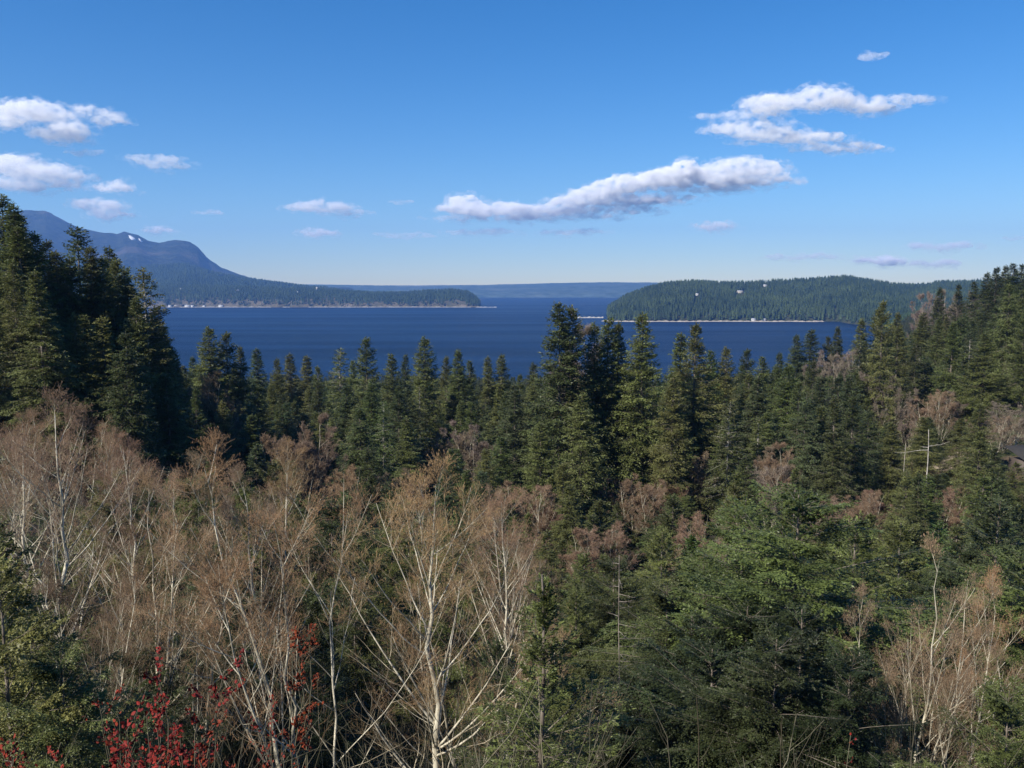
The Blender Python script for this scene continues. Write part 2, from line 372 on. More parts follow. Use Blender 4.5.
# beaches: pale strips along the water's edge, and the sand spit
def strip(name, mat, pts, w, hgt):
    """pts along the shore; the strip rises from the water to hgt"""
    P = np.array(pts, float); n = len(P); d = norm(np.gradient(P, axis=0)); nn = np.stack([-d[:, 1], d[:, 0], 0 * d[:, 0]], 1)
    jit = 1 + .35 * np.sin(np.arange(n) * 1.7) + .2 * np.sin(np.arange(n) * .61)
    prof = [(-w * .5, -.5), (-w * .2, hgt * .5), (w * .1, hgt), (w * .5, hgt * .8)]
    V = np.stack([P[:, None] + nn[:, None] * np.array([a for a, _ in prof])[None, :, None] * 1.0 + np.array([0, 0, 1.])[None, None] * (np.array([b for _, b in prof])[None, :, None] * jit[:, None, None]) for _ in (0,)])[0]
    i, j = np.meshgrid(np.arange(n - 1), np.arange(3), indexing='ij')
    Q = np.stack([i * 4 + j, (i + 1) * 4 + j, (i + 1) * 4 + j + 1, i * 4 + j + 1], -1).reshape(-1, 4)
    g = Geo(); g.add(V, Q); o = link(name, g.mesh(name, mat, True)); tag(o, kind='structure'); return o
M_SAND = far_mat('beach_sand', (.22, .19, .15), (.40, .36, .30), None, .15, .3)
M_SAND2 = far_mat('pale_beach', (.24, .23, .20), (.42, .40, .36), None, .08, .3)
tt = np.linspace(ray(607, 0)[0], ray(836, 0)[0], 120)
ysx = head.shore(tt) - 4
strip('beach', M_SAND, np.stack([tt * ysx, ysx, 0 * tt], 1), 20, 2.6)
tt = np.linspace(ray(120, 0)[0], ray(484, 0)[0], 160); ysx = pen.shore(tt) - 5
strip('beach', M_SAND2, np.stack([tt * ysx, ysx, 0 * tt], 1), 22, 2.2)
tt = np.linspace(ray(478, 0)[0], ray(496, 0)[0], 14); strip('sand_spit', M_SAND2, np.stack([tt * 4420, 0 * tt + 4420, 0 * tt], 1), 40, 2.4)
tt = np.linspace(ray(577, 0)[0], ray(607, 0)[0], 24); strip('sand_spit', M_SAND2, np.stack([tt * 2960, 2960 + 0 * tt, 0 * tt], 1), 26, 3.4)
# bare bluffs along the peninsula
def bluff(px0, px1, hh):
    tt = np.linspace(ray(px0, 0)[0], ray(px1, 0)[0], 24); y0 = pen.shore(tt) + 8
    top = hh * np.sin(np.linspace(.15, 3.0, 24)) * (1 + .35 * np.sin(np.arange(24) * 2.3))
    V = np.stack([np.stack([tt * y0, y0, 0 * tt + 1], 1), np.stack([tt * y0, y0 + 5, top * .6 + 1], 1), np.stack([tt * y0, y0 + 14, top + 1], 1), np.stack([tt * y0, y0 + 40, top * .6], 1)], 1)
    i, j = np.meshgrid(np.arange(23), np.arange(3), indexing='ij')
    Q = np.stack([i * 4 + j, (i + 1) * 4 + j, (i + 1) * 4 + j + 1, i * 4 + j + 1], -1).reshape(-1, 4)
    g = Geo(); g.add(V, Q); tag(link('bluff', g.mesh('bluff', M_BLUFF, True)), kind='structure')
M_BLUFF = far_mat('bluff_earth', (.12, .095, .075), (.26, .22, .18), None, .06, 3)
for a, b_, c in ((332, 352, 14), (438, 447, 15), (455, 466, 13)): bluff(a, b_, c)
# snow fields on the mountain
def snow(pts, name='snow'):
    """pts: outline in photo pixels, laid on the mountain slope"""
    out = []
    for px, py in pts:
        a, dz = ray(px, py); yy = np.linspace(6200, 9200, 1500)
        hh = mount.h(np.full_like(yy, a), yy); k = np.argmax(hh > EYE + dz * yy); y = yy[k] - 14 if k else 8800.
        out.append((a * y, y, EYE + dz * y + 2))
    V = np.array(out); n = len(V); c = V.mean(0)
    V2 = V + np.array([0, 30, -12.]); g = Geo()
    g.add(np.concatenate([V, [c], V2]), [(k, n + 1 + k, n + 1 + (k + 1) % n, (k + 1) % n) for k in range(n)], [(k, (k + 1) % n, n) for k in range(n)])
    tag(link(name, g.mesh(name, M_SNOW)), kind='structure')
M_SNOW = far_mat('snow_field', (.42, .44, .47), (.62, .64, .66), None, .05, 2)
snow([(128.5, 235.5), (131, 235.8), (134.5, 238.2), (136, 240), (131, 240), (129, 237.5)])
snow([(138.5, 238.2), (140.3, 239.2), (142.8, 241.8), (141, 242), (139, 240.2)])

# ------------------------------------------------------------------ small far houses
def plain_mat(name, c, rough=.7, var=.12):
    m, t, b = nmat(name); tc = N(t, 'ShaderNodeTexCoord'); n = N(t, 'ShaderNodeTexNoise', Scale=1.3, Detail=3.0)
    t.links.new(tc.outputs['Object'], n.inputs['Vector'])
    t.links.new(ramp(t, n.outputs['Fac'], [(.35, tuple(x * (1 - var) for x in c)), (.65, tuple(min(1, x * (1 + var)) for x in c))]), b.inputs['Base Color'])
    b.inputs['Roughness'].default_value = rough; return m
M_WHITE = plain_mat('white_siding', (.46, .46, .44)); M_TAN = plain_mat('tan_siding', (.40, .37, .30))
M_ROOFG = plain_mat('grey_roof', (.32, .33, .35)); M_ROOFD = plain_mat('dark_roof', (.022, .021, .02), .95); M_WIN = plain_mat('window_glass', (.03, .04, .05), .15)
M_WOOD = plain_mat('weathered_boards', (.06, .045, .035))
def box(g, x0, x1, y0, y1, z0, z1):
    v = [(x, y, z) for x in (x0, x1) for y in (y0, y1) for z in (z0, z1)]
    g.add(v, [(0, 1, 3, 2), (4, 6, 7, 5), (0, 4, 5, 1), (2, 3, 7, 6), (0, 2, 6, 4), (1, 5, 7, 3)])
def house(px, py, yd, w, d, hw, label, wall=None, roofm=None, rot=0, base=None):
    a, dz = ray(px, py); x, y = a * yd, yd; z = EYE + dz * yd if base is None else base
    e = link('house', None); e.location = (x, y, z); e.rotation_euler.z = rot
    tag(e, label, 'house', 'houses on the far shores')
    g = Geo(); box(g, -w / 2, w / 2, -d / 2, d / 2, -4, hw)
    g.add([(-w / 2, -d / 2, hw), (-w / 2, d / 2, hw), (-w / 2, 0, hw + d * .27), (w / 2, -d / 2, hw), (w / 2, d / 2, hw), (w / 2, 0, hw + d * .27)], None, [(0, 2, 1), (3, 4, 5)])
    link('wall', g.mesh('wall', wall or M_WHITE), e)
    g = Geo(); o = .5
    for s in (-1, 1):
        V = [(-w / 2 - o, s * (d / 2 + o), hw - .35), (w / 2 + o, s * (d / 2 + o), hw - .35), (w / 2 + o, 0, hw + d * .27 + .15), (-w / 2 - o, 0, hw + d * .27 + .15)]
        V += [(p, q, r_ + .25) for p, q, r_ in V]
        g.add(V, [(0, 1, 2, 3), (4, 5, 6, 7), (0, 1, 5, 4), (1, 2, 6, 5), (2, 3, 7, 6), (3, 0, 4, 7)])
    link('roof', g.mesh('roof', roofm or M_ROOFG), e)
    for k in range(max(2, int(w / 4))):
        g = Geo(); xx = -w / 2 + w * (k + .5) / max(2, int(w / 4)); box(g, xx - .7, xx + .7, -d / 2 - .06, -d / 2 + .02, hw * .35, hw * .8)
        link('window', g.mesh('window', M_WIN), e)
def hs(px, py_base, land, w, d, hw, label, **k):
    a, dz = ray(px, py_base); yy = np.linspace(land.yr * .4, land.yr * 1.1, 3000); hh = land.h(np.full_like(yy, a), yy)
    kx = np.argmax((hh > EYE + dz * yy) & (hh > 1)); y = yy[kx] if kx else land.yr
    house(px, py_base, y, w, d, hw, label, base=float(hh[kx]) if kx else None, **k)
    return a * y, y
hs(740, 293, head, 22, 9, 7, 'long cream house high on the wooded headland', wall=M_TAN, roofm=M_ROOFG)
hs(765, 286.5, head, 13, 8, 6, 'small pale house just under the headland crest')
hs(697, 295.5, head, 10, 7, 6, 'little pale house left of the long cream house')
for px, w, lb in ((753.5, 12, 'left of two small white houses on the headland beach'), (763.5, 13, 'right of two small white houses on the headland beach')):
    a = ray(px, 0)[0]; y = float(head.shore(np.array([a]))[0]) - 2; house(px, 320, y, w, 8, 5.5, lb, base=2.5, wall=M_WHITE)
for px, w, h_, lb in ((170, 14, 6, 'leftmost white shore house beside the tall spire-like fir'), (176, 12, 5, 'small grey-roofed house on the far left beach'), (187.5, 26, 7, 'long bright white building on the far left beach'),
                      (192.5, 14, 6, 'white house joined to the long beach building'), (221, 24, 7, 'broad white house on the beach below the foothills'), (204, 12, 5, 'tiny white beach house between two broad ones')):
    a = ray(px, 0)[0]; y = float(pen.shore(np.array([a]))[0]) - 2; house(px, 306, y, w, 9, h_, lb, base=3.0)
for px, py, w, lb in ((181, 301.5, 11, 'white house above the left beach among trees'), (238, 297, 16, 'large white hillside house above the peninsula shore'), (298, 295, 9, 'small pale house in the peninsula wood'), (317, 289, 9, 'narrow tall pale house on the peninsula skyline')):
    a, dz = ray(px, py); y = 4700.; z = EYE + dz * y
    house(px, py, y, w, 8, 9 if px == 317 else 5, lb, wall=M_TAN, base=max(z, float(pen.h(np.array([a]), np.array([y]))[0]) + 10))
# ------------------------------------------------------------------ conifers
def conifer_data(name, seed, Ht, Rc, z0=.12, sp=.42, per=4.6, tw=2.6, bl=4, blen=.42, bw=.09, droop=.28, up=.35, prof=.85, gap=.12, dead=0, pale=False, trunk_r=None, top_sparse=0.):
    """one conifer: trunk mesh, crown mesh. sp whorl spacing, per branches a whorl, tw twigs per metre, bl blades per twig"""
    g_ = np.random.default_rng(seed)
    tr = trunk_r or Ht * .0105
    K = 10; zt = np.linspace(0, 1, K)
    off = np.cumsum(g_.normal(0, Ht * .0022, (K, 2)), 0); off[0] = 0
    TP = np.concatenate([off, (zt * Ht)[:, None]], 1)[None]
    TP[0, 0, 2] = -1.0
    g = Geo(); tubes(g, TP, (tr * (1 - zt) ** .9 + .02)[None], 7)
    # branches
    zs = np.arange(z0 * Ht, Ht * .985, sp)
    zz = []
    for z in zs:
        f = (z / Ht - z0) / (1 - z0)
        n = g_.poisson(per * (1 - top_sparse * f) * (1 + .5 * f))
        zz += list(z + g_.normal(0, sp * .6, n))
    zz = np.clip(np.array(zz), z0 * Ht * .8, Ht * .99); nb = len(zz); f = (zz / Ht - z0) / (1 - z0); f = np.clip(f, 0, 1)
    az = g_.uniform(0, 2 * np.pi, nb)
    lob = 1 + .32 * np.sin(az * 2 + g_.uniform(0, 6)) * np.sin(zz / Ht * 9 + g_.uniform(0, 6)) + .15 * np.sin(az * 3 + zz * .9)
    L = Rc * ((1 - f) ** prof) * (.62 + .38 * np.clip(f / .16, 0, 1)) * g_.uniform(.55, 1.12, nb) * lob + .12 * Rc * (1 - f) * .5 + .018 * Ht * (1 - f * .6)
    L = np.where(g_.random(nb) < gap, L * .35, L)
    e0 = up * (f * 2.1 - .45) + g_.normal(0, .18, nb)
    KB = 7; s = np.linspace(0, 1, KB)[None]
    hd = np.stack([np.cos(az), np.sin(az)], 1)
    dr = droop * (1.15 - .8 * f) * g_.uniform(.6, 1.4, nb)
    hor = L[:, None] * s * np.cos(e0)[:, None]; ver = L[:, None] * (np.sin(e0)[:, None] * s - dr[:, None] * s ** 2 + .35 * dr[:, None] * s ** 4)
    sway = (g_.normal(0, .09, nb)[:, None] * s ** 2 * L[:, None])
    ctr = np.stack([np.interp(zz / Ht, zt, off[:, 0]), np.interp(zz / Ht, zt, off[:, 1])], 1)
    sd = np.stack([-np.sin(az), np.cos(az)], 1)
    BP = np.concatenate([ctr[:, None] + hd[:, None] * hor[..., None] + sd[:, None] * sway[..., None], (zz[:, None] + ver)[..., None]], -1)
    br = (tr * .16 * (L / Rc) + .008)[:, None] * (1 - .85 * s)
    tubes(g, BP, br, 3)
    if dead:
        nd = dead; zd = g_.uniform(.08 * Ht, (z0 + .25) * Ht, nd); ad = g_.uniform(0, 6.28, nd); ld = g_.uniform(.2, .75, nd) * Rc
        s4 = np.linspace(0, 1, 4)[None]
        DP = np.stack([np.cos(ad)[:, None] * ld[:, None] * s4, np.sin(ad)[:, None] * ld[:, None] * s4, zd[:, None] - .15 * ld[:, None] * s4 ** 2], -1)
        tubes(g, DP, np.full((nd, 1), .022) * (1 - .7 * s4), 3)
    trunk = g.mesh(name + '_trunk', M_PALE if pale else M_BARK)
    # twigs
    g = Geo(); 
    nt_ = np.maximum(5, (L * tw * 2).astype(int)); idx = np.repeat(np.arange(nb), nt_); n = len(idx)
    st = .12 + .88 * g_.random(n) ** .85
    pts, tan = sample(BP[idx], st[:, None]); pts, tan = pts[:, 0], tan[:, 0]
    side = norm(np.cross(tan, np.array([0, 0, 1.]))) * np.where(g_.random(n) < .5, -1, 1)[:, None]
    an = g_.uniform(.5, 1.05, n)
    tl = L[idx] * (.10 + .30 * (1.02 - st) ** .75 * np.clip(st * 3, .4, 1)) * g_.uniform(.55, 1.25, n) + blen * .5
    dirn = norm(tan * np.cos(an)[:, None] + side * np.sin(an)[:, None] + np.array([0, 0, 1.]) * (g_.normal(-.16 - droop * .35, .16, n))[:, None])
    tone_b = np.clip(g_.normal(.5, .16, nb), 0, 1)
    # the branch's own tip
    pts = np.concatenate([pts, BP[:, -1]]); dirn = np.concatenate([dirn, norm(BP[:, -1] - BP[:, -2])]); tl = np.concatenate([tl, blen * 1.2 + 0 * L]); idx = np.concatenate([idx, np.arange(nb)])
    tone_t = np.clip(tone_b[idx] + g_.normal(0, .12, len(idx)), 0, 1)
    # blades along each twig
    N_ = len(pts); tb = np.repeat(np.arange(N_), bl); u = (np.tile(np.arange(bl), N_) + g_.random(N_ * bl)) / bl
    sg = np.where(np.tile(np.arange(bl), N_) % 2, -1, 1)
    d = dirn[tb]; sv = norm(np.cross(d, np.array([0, 0, 1.]) + g_.normal(0, .45, (len(tb), 3))))
    c = pts[tb] + d * (tl[tb] * u)[:, None]; c[:, 2] -= (droop * .35 * tl[tb] * u ** 2)
    ang = g_.uniform(.25, .8, len(tb)) * sg
    bd = norm(d * np.cos(ang)[:, None] + sv * np.sin(ang)[:, None] + g_.normal(0, .12, (len(tb), 3)))
    bls = blen * g_.uniform(.6, 1.3, len(tb)) * (1 - .35 * f[idx[tb]])
    ws = norm(np.cross(bd, np.cross(sv, d) + g_.normal(0, .35, (len(tb), 3)))) * (bw * g_.uniform(.7, 1.3, len(tb)))[:, None]
    blades(g, c, bd * bls[:, None], ws, np.clip(tone_t[tb] + g_.normal(0, .07, len(tb)), 0, 1))
    # leader
    nl = 26; zl = g_.uniform(.93, 1.0, nl) * Ht; al = g_.uniform(0, 6.28, nl)
    C = np.stack([off[-1, 0] + 0 * zl, off[-1, 1] + 0 * zl, zl], 1); D = np.stack([np.cos(al) * .5, np.sin(al) * .5, .8 + 0 * al], 1) * blen
    blades(g, C, D, norm(np.cross(D, np.array([0, 0, 1.]))) * bw, np.full(nl, .6))
    crown = g.mesh(name + '_crown', M_NEEDLE)
    return dict(trunk=trunk, crown=crown, H=Ht, R=Rc)

CON = {}
CON['fir'] = [conifer_data('fir_a', 1, 28, 6.0, .08, .30, 5.8, 3.9, 4, .34, .062, droop=.36, prof=.84, dead=10, gap=.08),
              conifer_data('fir_b', 2, 28, 5.2, .14, .33, 5.5, 3.9, 4, .34, .062, droop=.30, up=.45, prof=.76, gap=.14, dead=14),
              conifer_data('fir_c', 3, 28, 6.6, .08, .32, 5.6, 3.8, 4, .35, .064, droop=.42, prof=.84, gap=.12, dead=8)]
CON['hemlock'] = [conifer_data('hem_a', 4, 26, 5.8, .08, .30, 5.6, 3.9, 4, .33, .062, droop=.52, up=.2, prof=.86),
                  conifer_data('hem_b', 5, 24, 6.0, .06, .31, 5.4, 3.8, 4, .33, .062, droop=.46, up=.25, prof=.78, gap=.14)]
CON['spire'] = [conifer_data('spire_a', 6, 28, 4.2, .10, .30, 5.6, 4.4, 4, .32, .060, droop=.40, prof=.82, gap=.12, dead=10)]
CON['sparse'] = [conifer_data('sparse_a', 7, 28, 3.8, .24, .36, 4.4, 3.6, 4, .34, .07, droop=.40, prof=.62, gap=.22, dead=80, pale=True),
                 conifer_data('sparse_b', 17, 28, 5.0, .16, .44, 4.6, 3.8, 4, .36, .075, droop=.34, prof=.60, gap=.24, dead=30)]
CON['young'] = [conifer_data('young_a', 8, 11, 3.1, .03, .24, 5.4, 6.5, 6, .19, .034, droop=.20, up=.5, prof=.84),
                conifer_data('young_b', 9, 11, 3.5, .03, .26, 5.2, 6.2, 6, .20, .036, droop=.28, up=.4, prof=.75, gap=.14),
                conifer_data('young_c', 10, 10, 2.7, .03, .28, 5.0, 6.2, 6, .19, .034, droop=.14, up=.6, prof=.8, gap=.14)]
CON['near'] = [conifer_data('near_a', 12, 12, 5.4, .03, .34, 5.6, 13, 10, .14, .021, droop=.36, up=.40, prof=.50, gap=.16, trunk_r=.11),
               conifer_data('near_b', 13, 11, 4.0, .03, .32, 5.0, 13, 10, .135, .020, droop=.26, up=.55, prof=.62, gap=.16, trunk_r=.085)]
CON['sapling'] = [conifer_data('sapling_a', 14, 9, 2.2, .04, .36, 5.2, 11, 10, .11, .014, droop=.02, up=.85, prof=.8, gap=.15, trunk_r=.05)]

CTONE = {'shaded': (.038, .048, .018), 'dark': (.068, .080, .028), 'olive': (.116, .124, .040), 'green': (.104, .122, .036), 'blue': (.070, .088, .038), 'bright': (.088, .116, .033), 'yellow': (.160, .160, .048)}  # the darkest tone has the shade under dense boughs put into its colour
def pct(px, py): return '%.1f percent across and %.1f percent down' % (px / 10.24, py / 7.68)
AUTO = []
def conifer(px, Y, top=None, kind='fir', tone='dark', var=0, ht=None, wide=1., label=None, rot=None, lean=None, group='conifers of the valley forest', base_off=0., name=None):
    a = ray(px, 500)[0] if top is None else ray(px, top)[0]
    x = a * Y; z = gz(x, Y) - .1 + base_off
    if ht is None: ht = EYE + ray(px, top)[1] * Y - z
    d = CON[kind][var % len(CON[kind])]
    sc = ht / d['H']
    nm = name or {'fir': 'fir_tree', 'hemlock': 'hemlock_tree', 'spire': 'fir_tree', 'sparse': 'fir_tree', 'young': 'young_fir', 'near': 'fir_tree', 'sapling': 'young_fir'}[kind]
    e = link(nm, None); e.location = (x, Y, z); sxy = sc * wide * (1.12 if kind == 'young' else 1.0) if kind in ('near', 'young', 'sapling') else (.35 + .65 * sc) * wide * 1.08
    e.scale = (sxy, sxy, sc); e.rotation_euler = (lean or 0, 0, rot if rot is not None else (px * 12.9898 + Y * 7.3) % 6.283)
    c = link('crown', d['crown'], e); t = link('trunk', d['trunk'], e)
    v = .85 + .3 * ((px * 78.233 + Y * 3.1) % 1.0)
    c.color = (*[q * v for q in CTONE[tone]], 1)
    tp = topix(x, Y, z + ht)
    auto = label is None
    if auto:
        lk = {'fir': 'shaggy fir', 'hemlock': 'drooping hemlock', 'spire': 'narrow fir', 'sparse': 'thin open fir', 'young': 'young fir', 'near': 'bushy near fir', 'sapling': 'fir sapling'}[kind]
        tn = {'shaded': 'shade-darkened', 'dark': 'dark', 'olive': 'olive', 'green': 'green', 'blue': 'blue-green', 'bright': 'bright green', 'yellow': 'yellow-green'}[tone]
        label = '%s %s' % (tn, lk)
    tag(e, label, 'tree', group)
    if auto: AUTO.append((e, tp))
    return e

# skyline and landmark trees: px, depth, top py, kind, tone, variant, width, label
HERO = [
 (2, 118, 194, 'fir', 'olive', 0, 1.25, 'tallest fir on the left edge, its tip the highest of all'),
 (16, 124, 214, 'fir', 'olive', 1, 1.1, 'olive fir just right of the highest left-edge fir'),
 (27, 116, 238, 'fir', 'olive', 2, 1.1, 'olive fir descending the left slope under the mountain crest'),
 (45, 138, 240, 'fir', 'dark', 1, .95, 'dark fir left of the open-topped fir on the left slope'),
 (77, 140, 227, 'sparse', 'blue', 1, 1.15, 'open-topped dark fir standing out against the blue mountain'),
 (62, 128, 262, 'fir', 'olive', 0, 1.0, None), (92, 136, 258, 'fir', 'dark', 0, .9, None),
 (108, 138, 246, 'spire', 'dark', 0, 1.0, 'narrow dark fir tip midway between the open-topped fir and the spire'),
 (117, 134, 258, 'fir', 'olive', 1, 1.0, 'olive fir with rounded tip left of the tall thin spire'),
 (129, 128, 284, 'fir', 'olive', 2, .9, None),
 (144, 120, 268, 'sparse', 'olive', 0, 1.0, 'tall thin spire fir with a pale visible trunk against the mountain foot'),
 (156, 130, 318, 'spire', 'olive', 0, 1.0, None), (168, 138, 338, 'fir', 'olive', 1, .8, None),
 (9, 112, 203, 'spire', 'olive', 0, 1.1, None), (22, 110, 226, 'spire', 'green', 0, 1.2, None), (36, 114, 232, 'fir', 'green', 1, .85, None), (53, 118, 250, 'spire', 'olive', 0, 1.2, None), (69, 120, 256, 'spire', 'green', 0, 1.2, None), (85, 124, 246, 'spire', 'olive', 0, 1.1, None), (100, 126, 256, 'fir', 'olive', 1, .8, None), (124, 128, 266, 'spire', 'green', 0, 1.1, None), (136, 118, 296, 'fir', 'olive', 0, .75, None), (152, 122, 306, 'spire', 'green', 0, 1.1, None), (162, 126, 326, 'fir', 'olive', 2, .7, None), (176, 132, 350, 'spire', 'olive', 0, 1.1, None), (12, 100, 262, 'fir', 'olive', 1, .8, None), (42, 102, 290, 'spire', 'olive', 0, 1.2, None), (74, 104, 312, 'fir', 'olive', 0, .7, None), (104, 106, 316, 'spire', 'yellow', 0, 1.2, None), (128, 108, 340, 'fir', 'olive', 1, .7, None), (168, 112, 372, 'spire', 'olive', 0, 1.2, None), (194, 118, 388, 'fir', 'green', 1, .7, None), (222, 122, 400, 'fir', 'olive', 0, .7, None), (248, 124, 414, 'spire', 'green', 0, 1.2, None),
 (208, 165, 326, 'fir', 'green', 0, 1.0, 'left of two joined fir tips in front of the dark bay'),
 (226, 168, 332, 'fir', 'olive', 1, 1.0, 'right of two joined fir tips in front of the dark bay'),
 (240, 172, 346, 'fir', 'olive', 2, .8, None), (259, 215, 348, 'spire', 'blue', 0, 1.2, None), (277, 225, 358, 'fir', 'green', 0, .8, None),
 (292, 232, 353, 'spire', 'olive', 0, 1.2, None), (304, 230, 355, 'spire', 'olive', 0, 1.2, None), (318, 225, 366, 'fir', 'green', 1, .8, None), (339, 220, 348, 'sparse', 'olive', 0, 1.1, None),
 (353, 215, 360, 'fir', 'green', 2, .8, None), (367, 190, 337, 'fir', 'olive', 1, 1.05, 'fir with pointed tip left of a gap in the valley treeline'),
 (391, 205, 353, 'spire', 'olive', 0, 1.1, None), (405, 210, 354, 'fir', 'dark', 2, .7, None),
 (424, 180, 336, 'fir', 'green', 0, 1.0, 'tall pointed fir standing up before open water, centre left'),
 (447, 200, 356, 'fir', 'olive', 1, .8, None), (458, 195, 349, 'fir', 'green', 0, .9, None), (470, 205, 360, 'fir', 'olive', 2, .8, None),
 (490, 205, 356, 'spire', 'olive', 0, 1.0, None), (502, 205, 354, 'spire', 'green', 0, 1.1, None), (519, 205, 374, 'fir', 'green', 1, .8, None), (533, 190, 362, 'fir', 'dark', 0, .8, None),
 (560, 135, 302, 'fir', 'dark', 2, 1.05, 'large dark fir rising highest in the centre, before the channel'),
 (573, 137, 306, 'fir', 'olive', 1, .9, 'fir crowded against the right side of the large central fir'),
 (594, 140, 322, 'fir', 'olive', 0, .8, None), (607, 142, 317, 'spire', 'green', 0, 1.1, None), (617, 145, 322, 'fir', 'olive', 1, .8, None),
 (643, 140, 312, 'fir', 'green', 0, .95, 'tall green fir tip below the headland’s left slope'),
 (678, 160, 332, 'spire', 'green', 0, 1.2, None), (694, 150, 323, 'fir', 'olive', 1, 1.0, 'olive fir tip below the pale hillside house'),
 (712, 165, 350, 'fir', 'green', 2, .8, None), (726, 165, 346, 'fir', 'olive', 0, .8, None), (747, 185, 349, 'fir', 'dark', 1, .9, None), (763, 200, 356, 'fir', 'green', 2, .9, None), (780, 200, 352, 'fir', 'dark', 0, .8, None),
 (797, 230, 334, 'fir', 'blue', 0, .9, 'left of two matching dark fir tips against the small inlet'),
 (811, 230, 329, 'spire', 'blue', 0, 1.4, 'right of two matching dark fir tips against the small inlet'),
 (828, 235, 336, 'fir', 'dark', 1, .8, None), (838, 240, 326, 'fir', 'dark', 0, .8, None),
 (862, 230, 318, 'fir', 'olive', 0, .9, None), (878, 235, 308, 'fir', 'olive', 1, .95, None), (898, 240, 312, 'fir', 'olive', 0, .9, None), (922, 245, 312, 'spire', 'olive', 0, 1.3, None),
 (940, 330, 287, 'fir', 'dark', 0, .9, None), (958, 330, 284, 'fir', 'dark', 1, .9, None), (975, 345, 281, 'fir', 'dark', 2, 1., None),
 (988, 300, 272, 'fir', 'dark', 0, 1., None), (996, 290, 267, 'fir', 'dark', 1, 1.1, None), (1006, 300, 265, 'fir', 'dark', 0, 1., None), (1014, 280, 263, 'fir', 'dark', 2, 1.1, 'highest dark fir on the right-hand hill'), (1022, 290, 264, 'fir', 'dark', 1, 1.1, None),
 (884, 190, 300, 'fir', 'olive', 1, .8, None), (929, 92, 474, 'fir', 'green', 0, .8, None), (906, 94, 470, 'hemlock', 'olive', 1, .7, None), (918, 88, 486, 'fir', 'dark', 2, .7, None),
]
ENVX = [0, 30, 60, 90, 120, 150, 165, 180, 200, 240, 260, 300, 340, 370, 400, 430, 460, 500, 530, 548, 565, 590, 620, 660, 700, 740, 780, 830, 860, 900, 940, 985, 1024]
ENVY = [205, 245, 268, 268, 272, 315, 340, 368, 350, 362, 366, 370, 370, 360, 366, 360, 366, 372, 378, 335, 318, 330, 334, 345, 345, 358, 362, 345, 326, 312, 296, 276, 270]
for px, Y, top, kind, tone, var, wd, lb in HERO:
    if tone == 'dark' and Y < 200: pass
    conifer(px, Y, top, kind, tone, var, wide=wd, label=lb)

# the rest of the forest, each tree on its own spot
rf = np.random.default_rng(77)
occ = [(ray(h[0], 400)[0] * h[1], h[1]) for h in HERO]
STUFF = []
def free(x, y, dmin):
    for a, b in occ:
        if (a - x) ** 2 + (b - y) ** 2 < dmin * dmin: return False
    return True
MA = [(300, 120, 415, 'tan'), (290, 118, 432, 'pink'), (314, 122, 440, 'tan'), (203, 150, 374, 'orange'), (196, 148, 388, 'orange'), (212, 152, 392, 'tan'), (470, 160, 420, 'grey'), (455, 158, 430, 'tan'), (480, 156, 428, 'grey'), (528, 105, 482, 'pink'), (540, 104, 492, 'pink'),
      (600, 84, 524, 'pink'), (588, 86, 534, 'pink'), (632, 125, 476, 'pink'), (604, 128, 482, 'pink'), (655, 122, 482, 'pink'), (672, 128, 474, 'pink'), (740, 90, 518, 'tan'), (752, 92, 532, 'grey'), (690, 92, 518, 'pink'), (778, 130, 440, 'pink'), (770, 128, 462, 'grey'), (785, 130, 450, 'tan'),
      (830, 110, 500, 'tan'), (845, 112, 498, 'pink'), (862, 112, 492, 'pink'), (880, 114, 494, 'pink'), (942, 112, 486, 'pink'), (950, 108, 505, 'pink'), (832, 225, 350, 'grey'), (826, 222, 356, 'grey'), (870, 190, 376, 'grey'), (925, 180, 400, 'pink'), (936, 182, 392, 'pink'), (948, 182, 396, 'grey'), (1000, 160, 404, 'grey'), (1010, 158, 412, 'grey'), (992, 156, 416, 'tan'),
      (893, 200, 404, 'tan'), (905, 186, 420, 'grey'), (583, 150, 326, 'grey'), (760, 100, 560, 'tan'), (722, 84, 560, 'grey'), (980, 90, 545, 'dark'), (880, 84, 560, 'dark'), (700, 140, 455, 'tan'), (240, 130, 452, 'tan'), (340, 110, 470, 'orange'), (160, 100, 455, 'tan'), (390, 120, 470, 'tan'),
      (918, 430, 296, 'grey'), (930, 440, 294, 'grey'), (945, 420, 296, 'grey'), (970, 400, 300, 'grey')]
cand = []
tries = 0
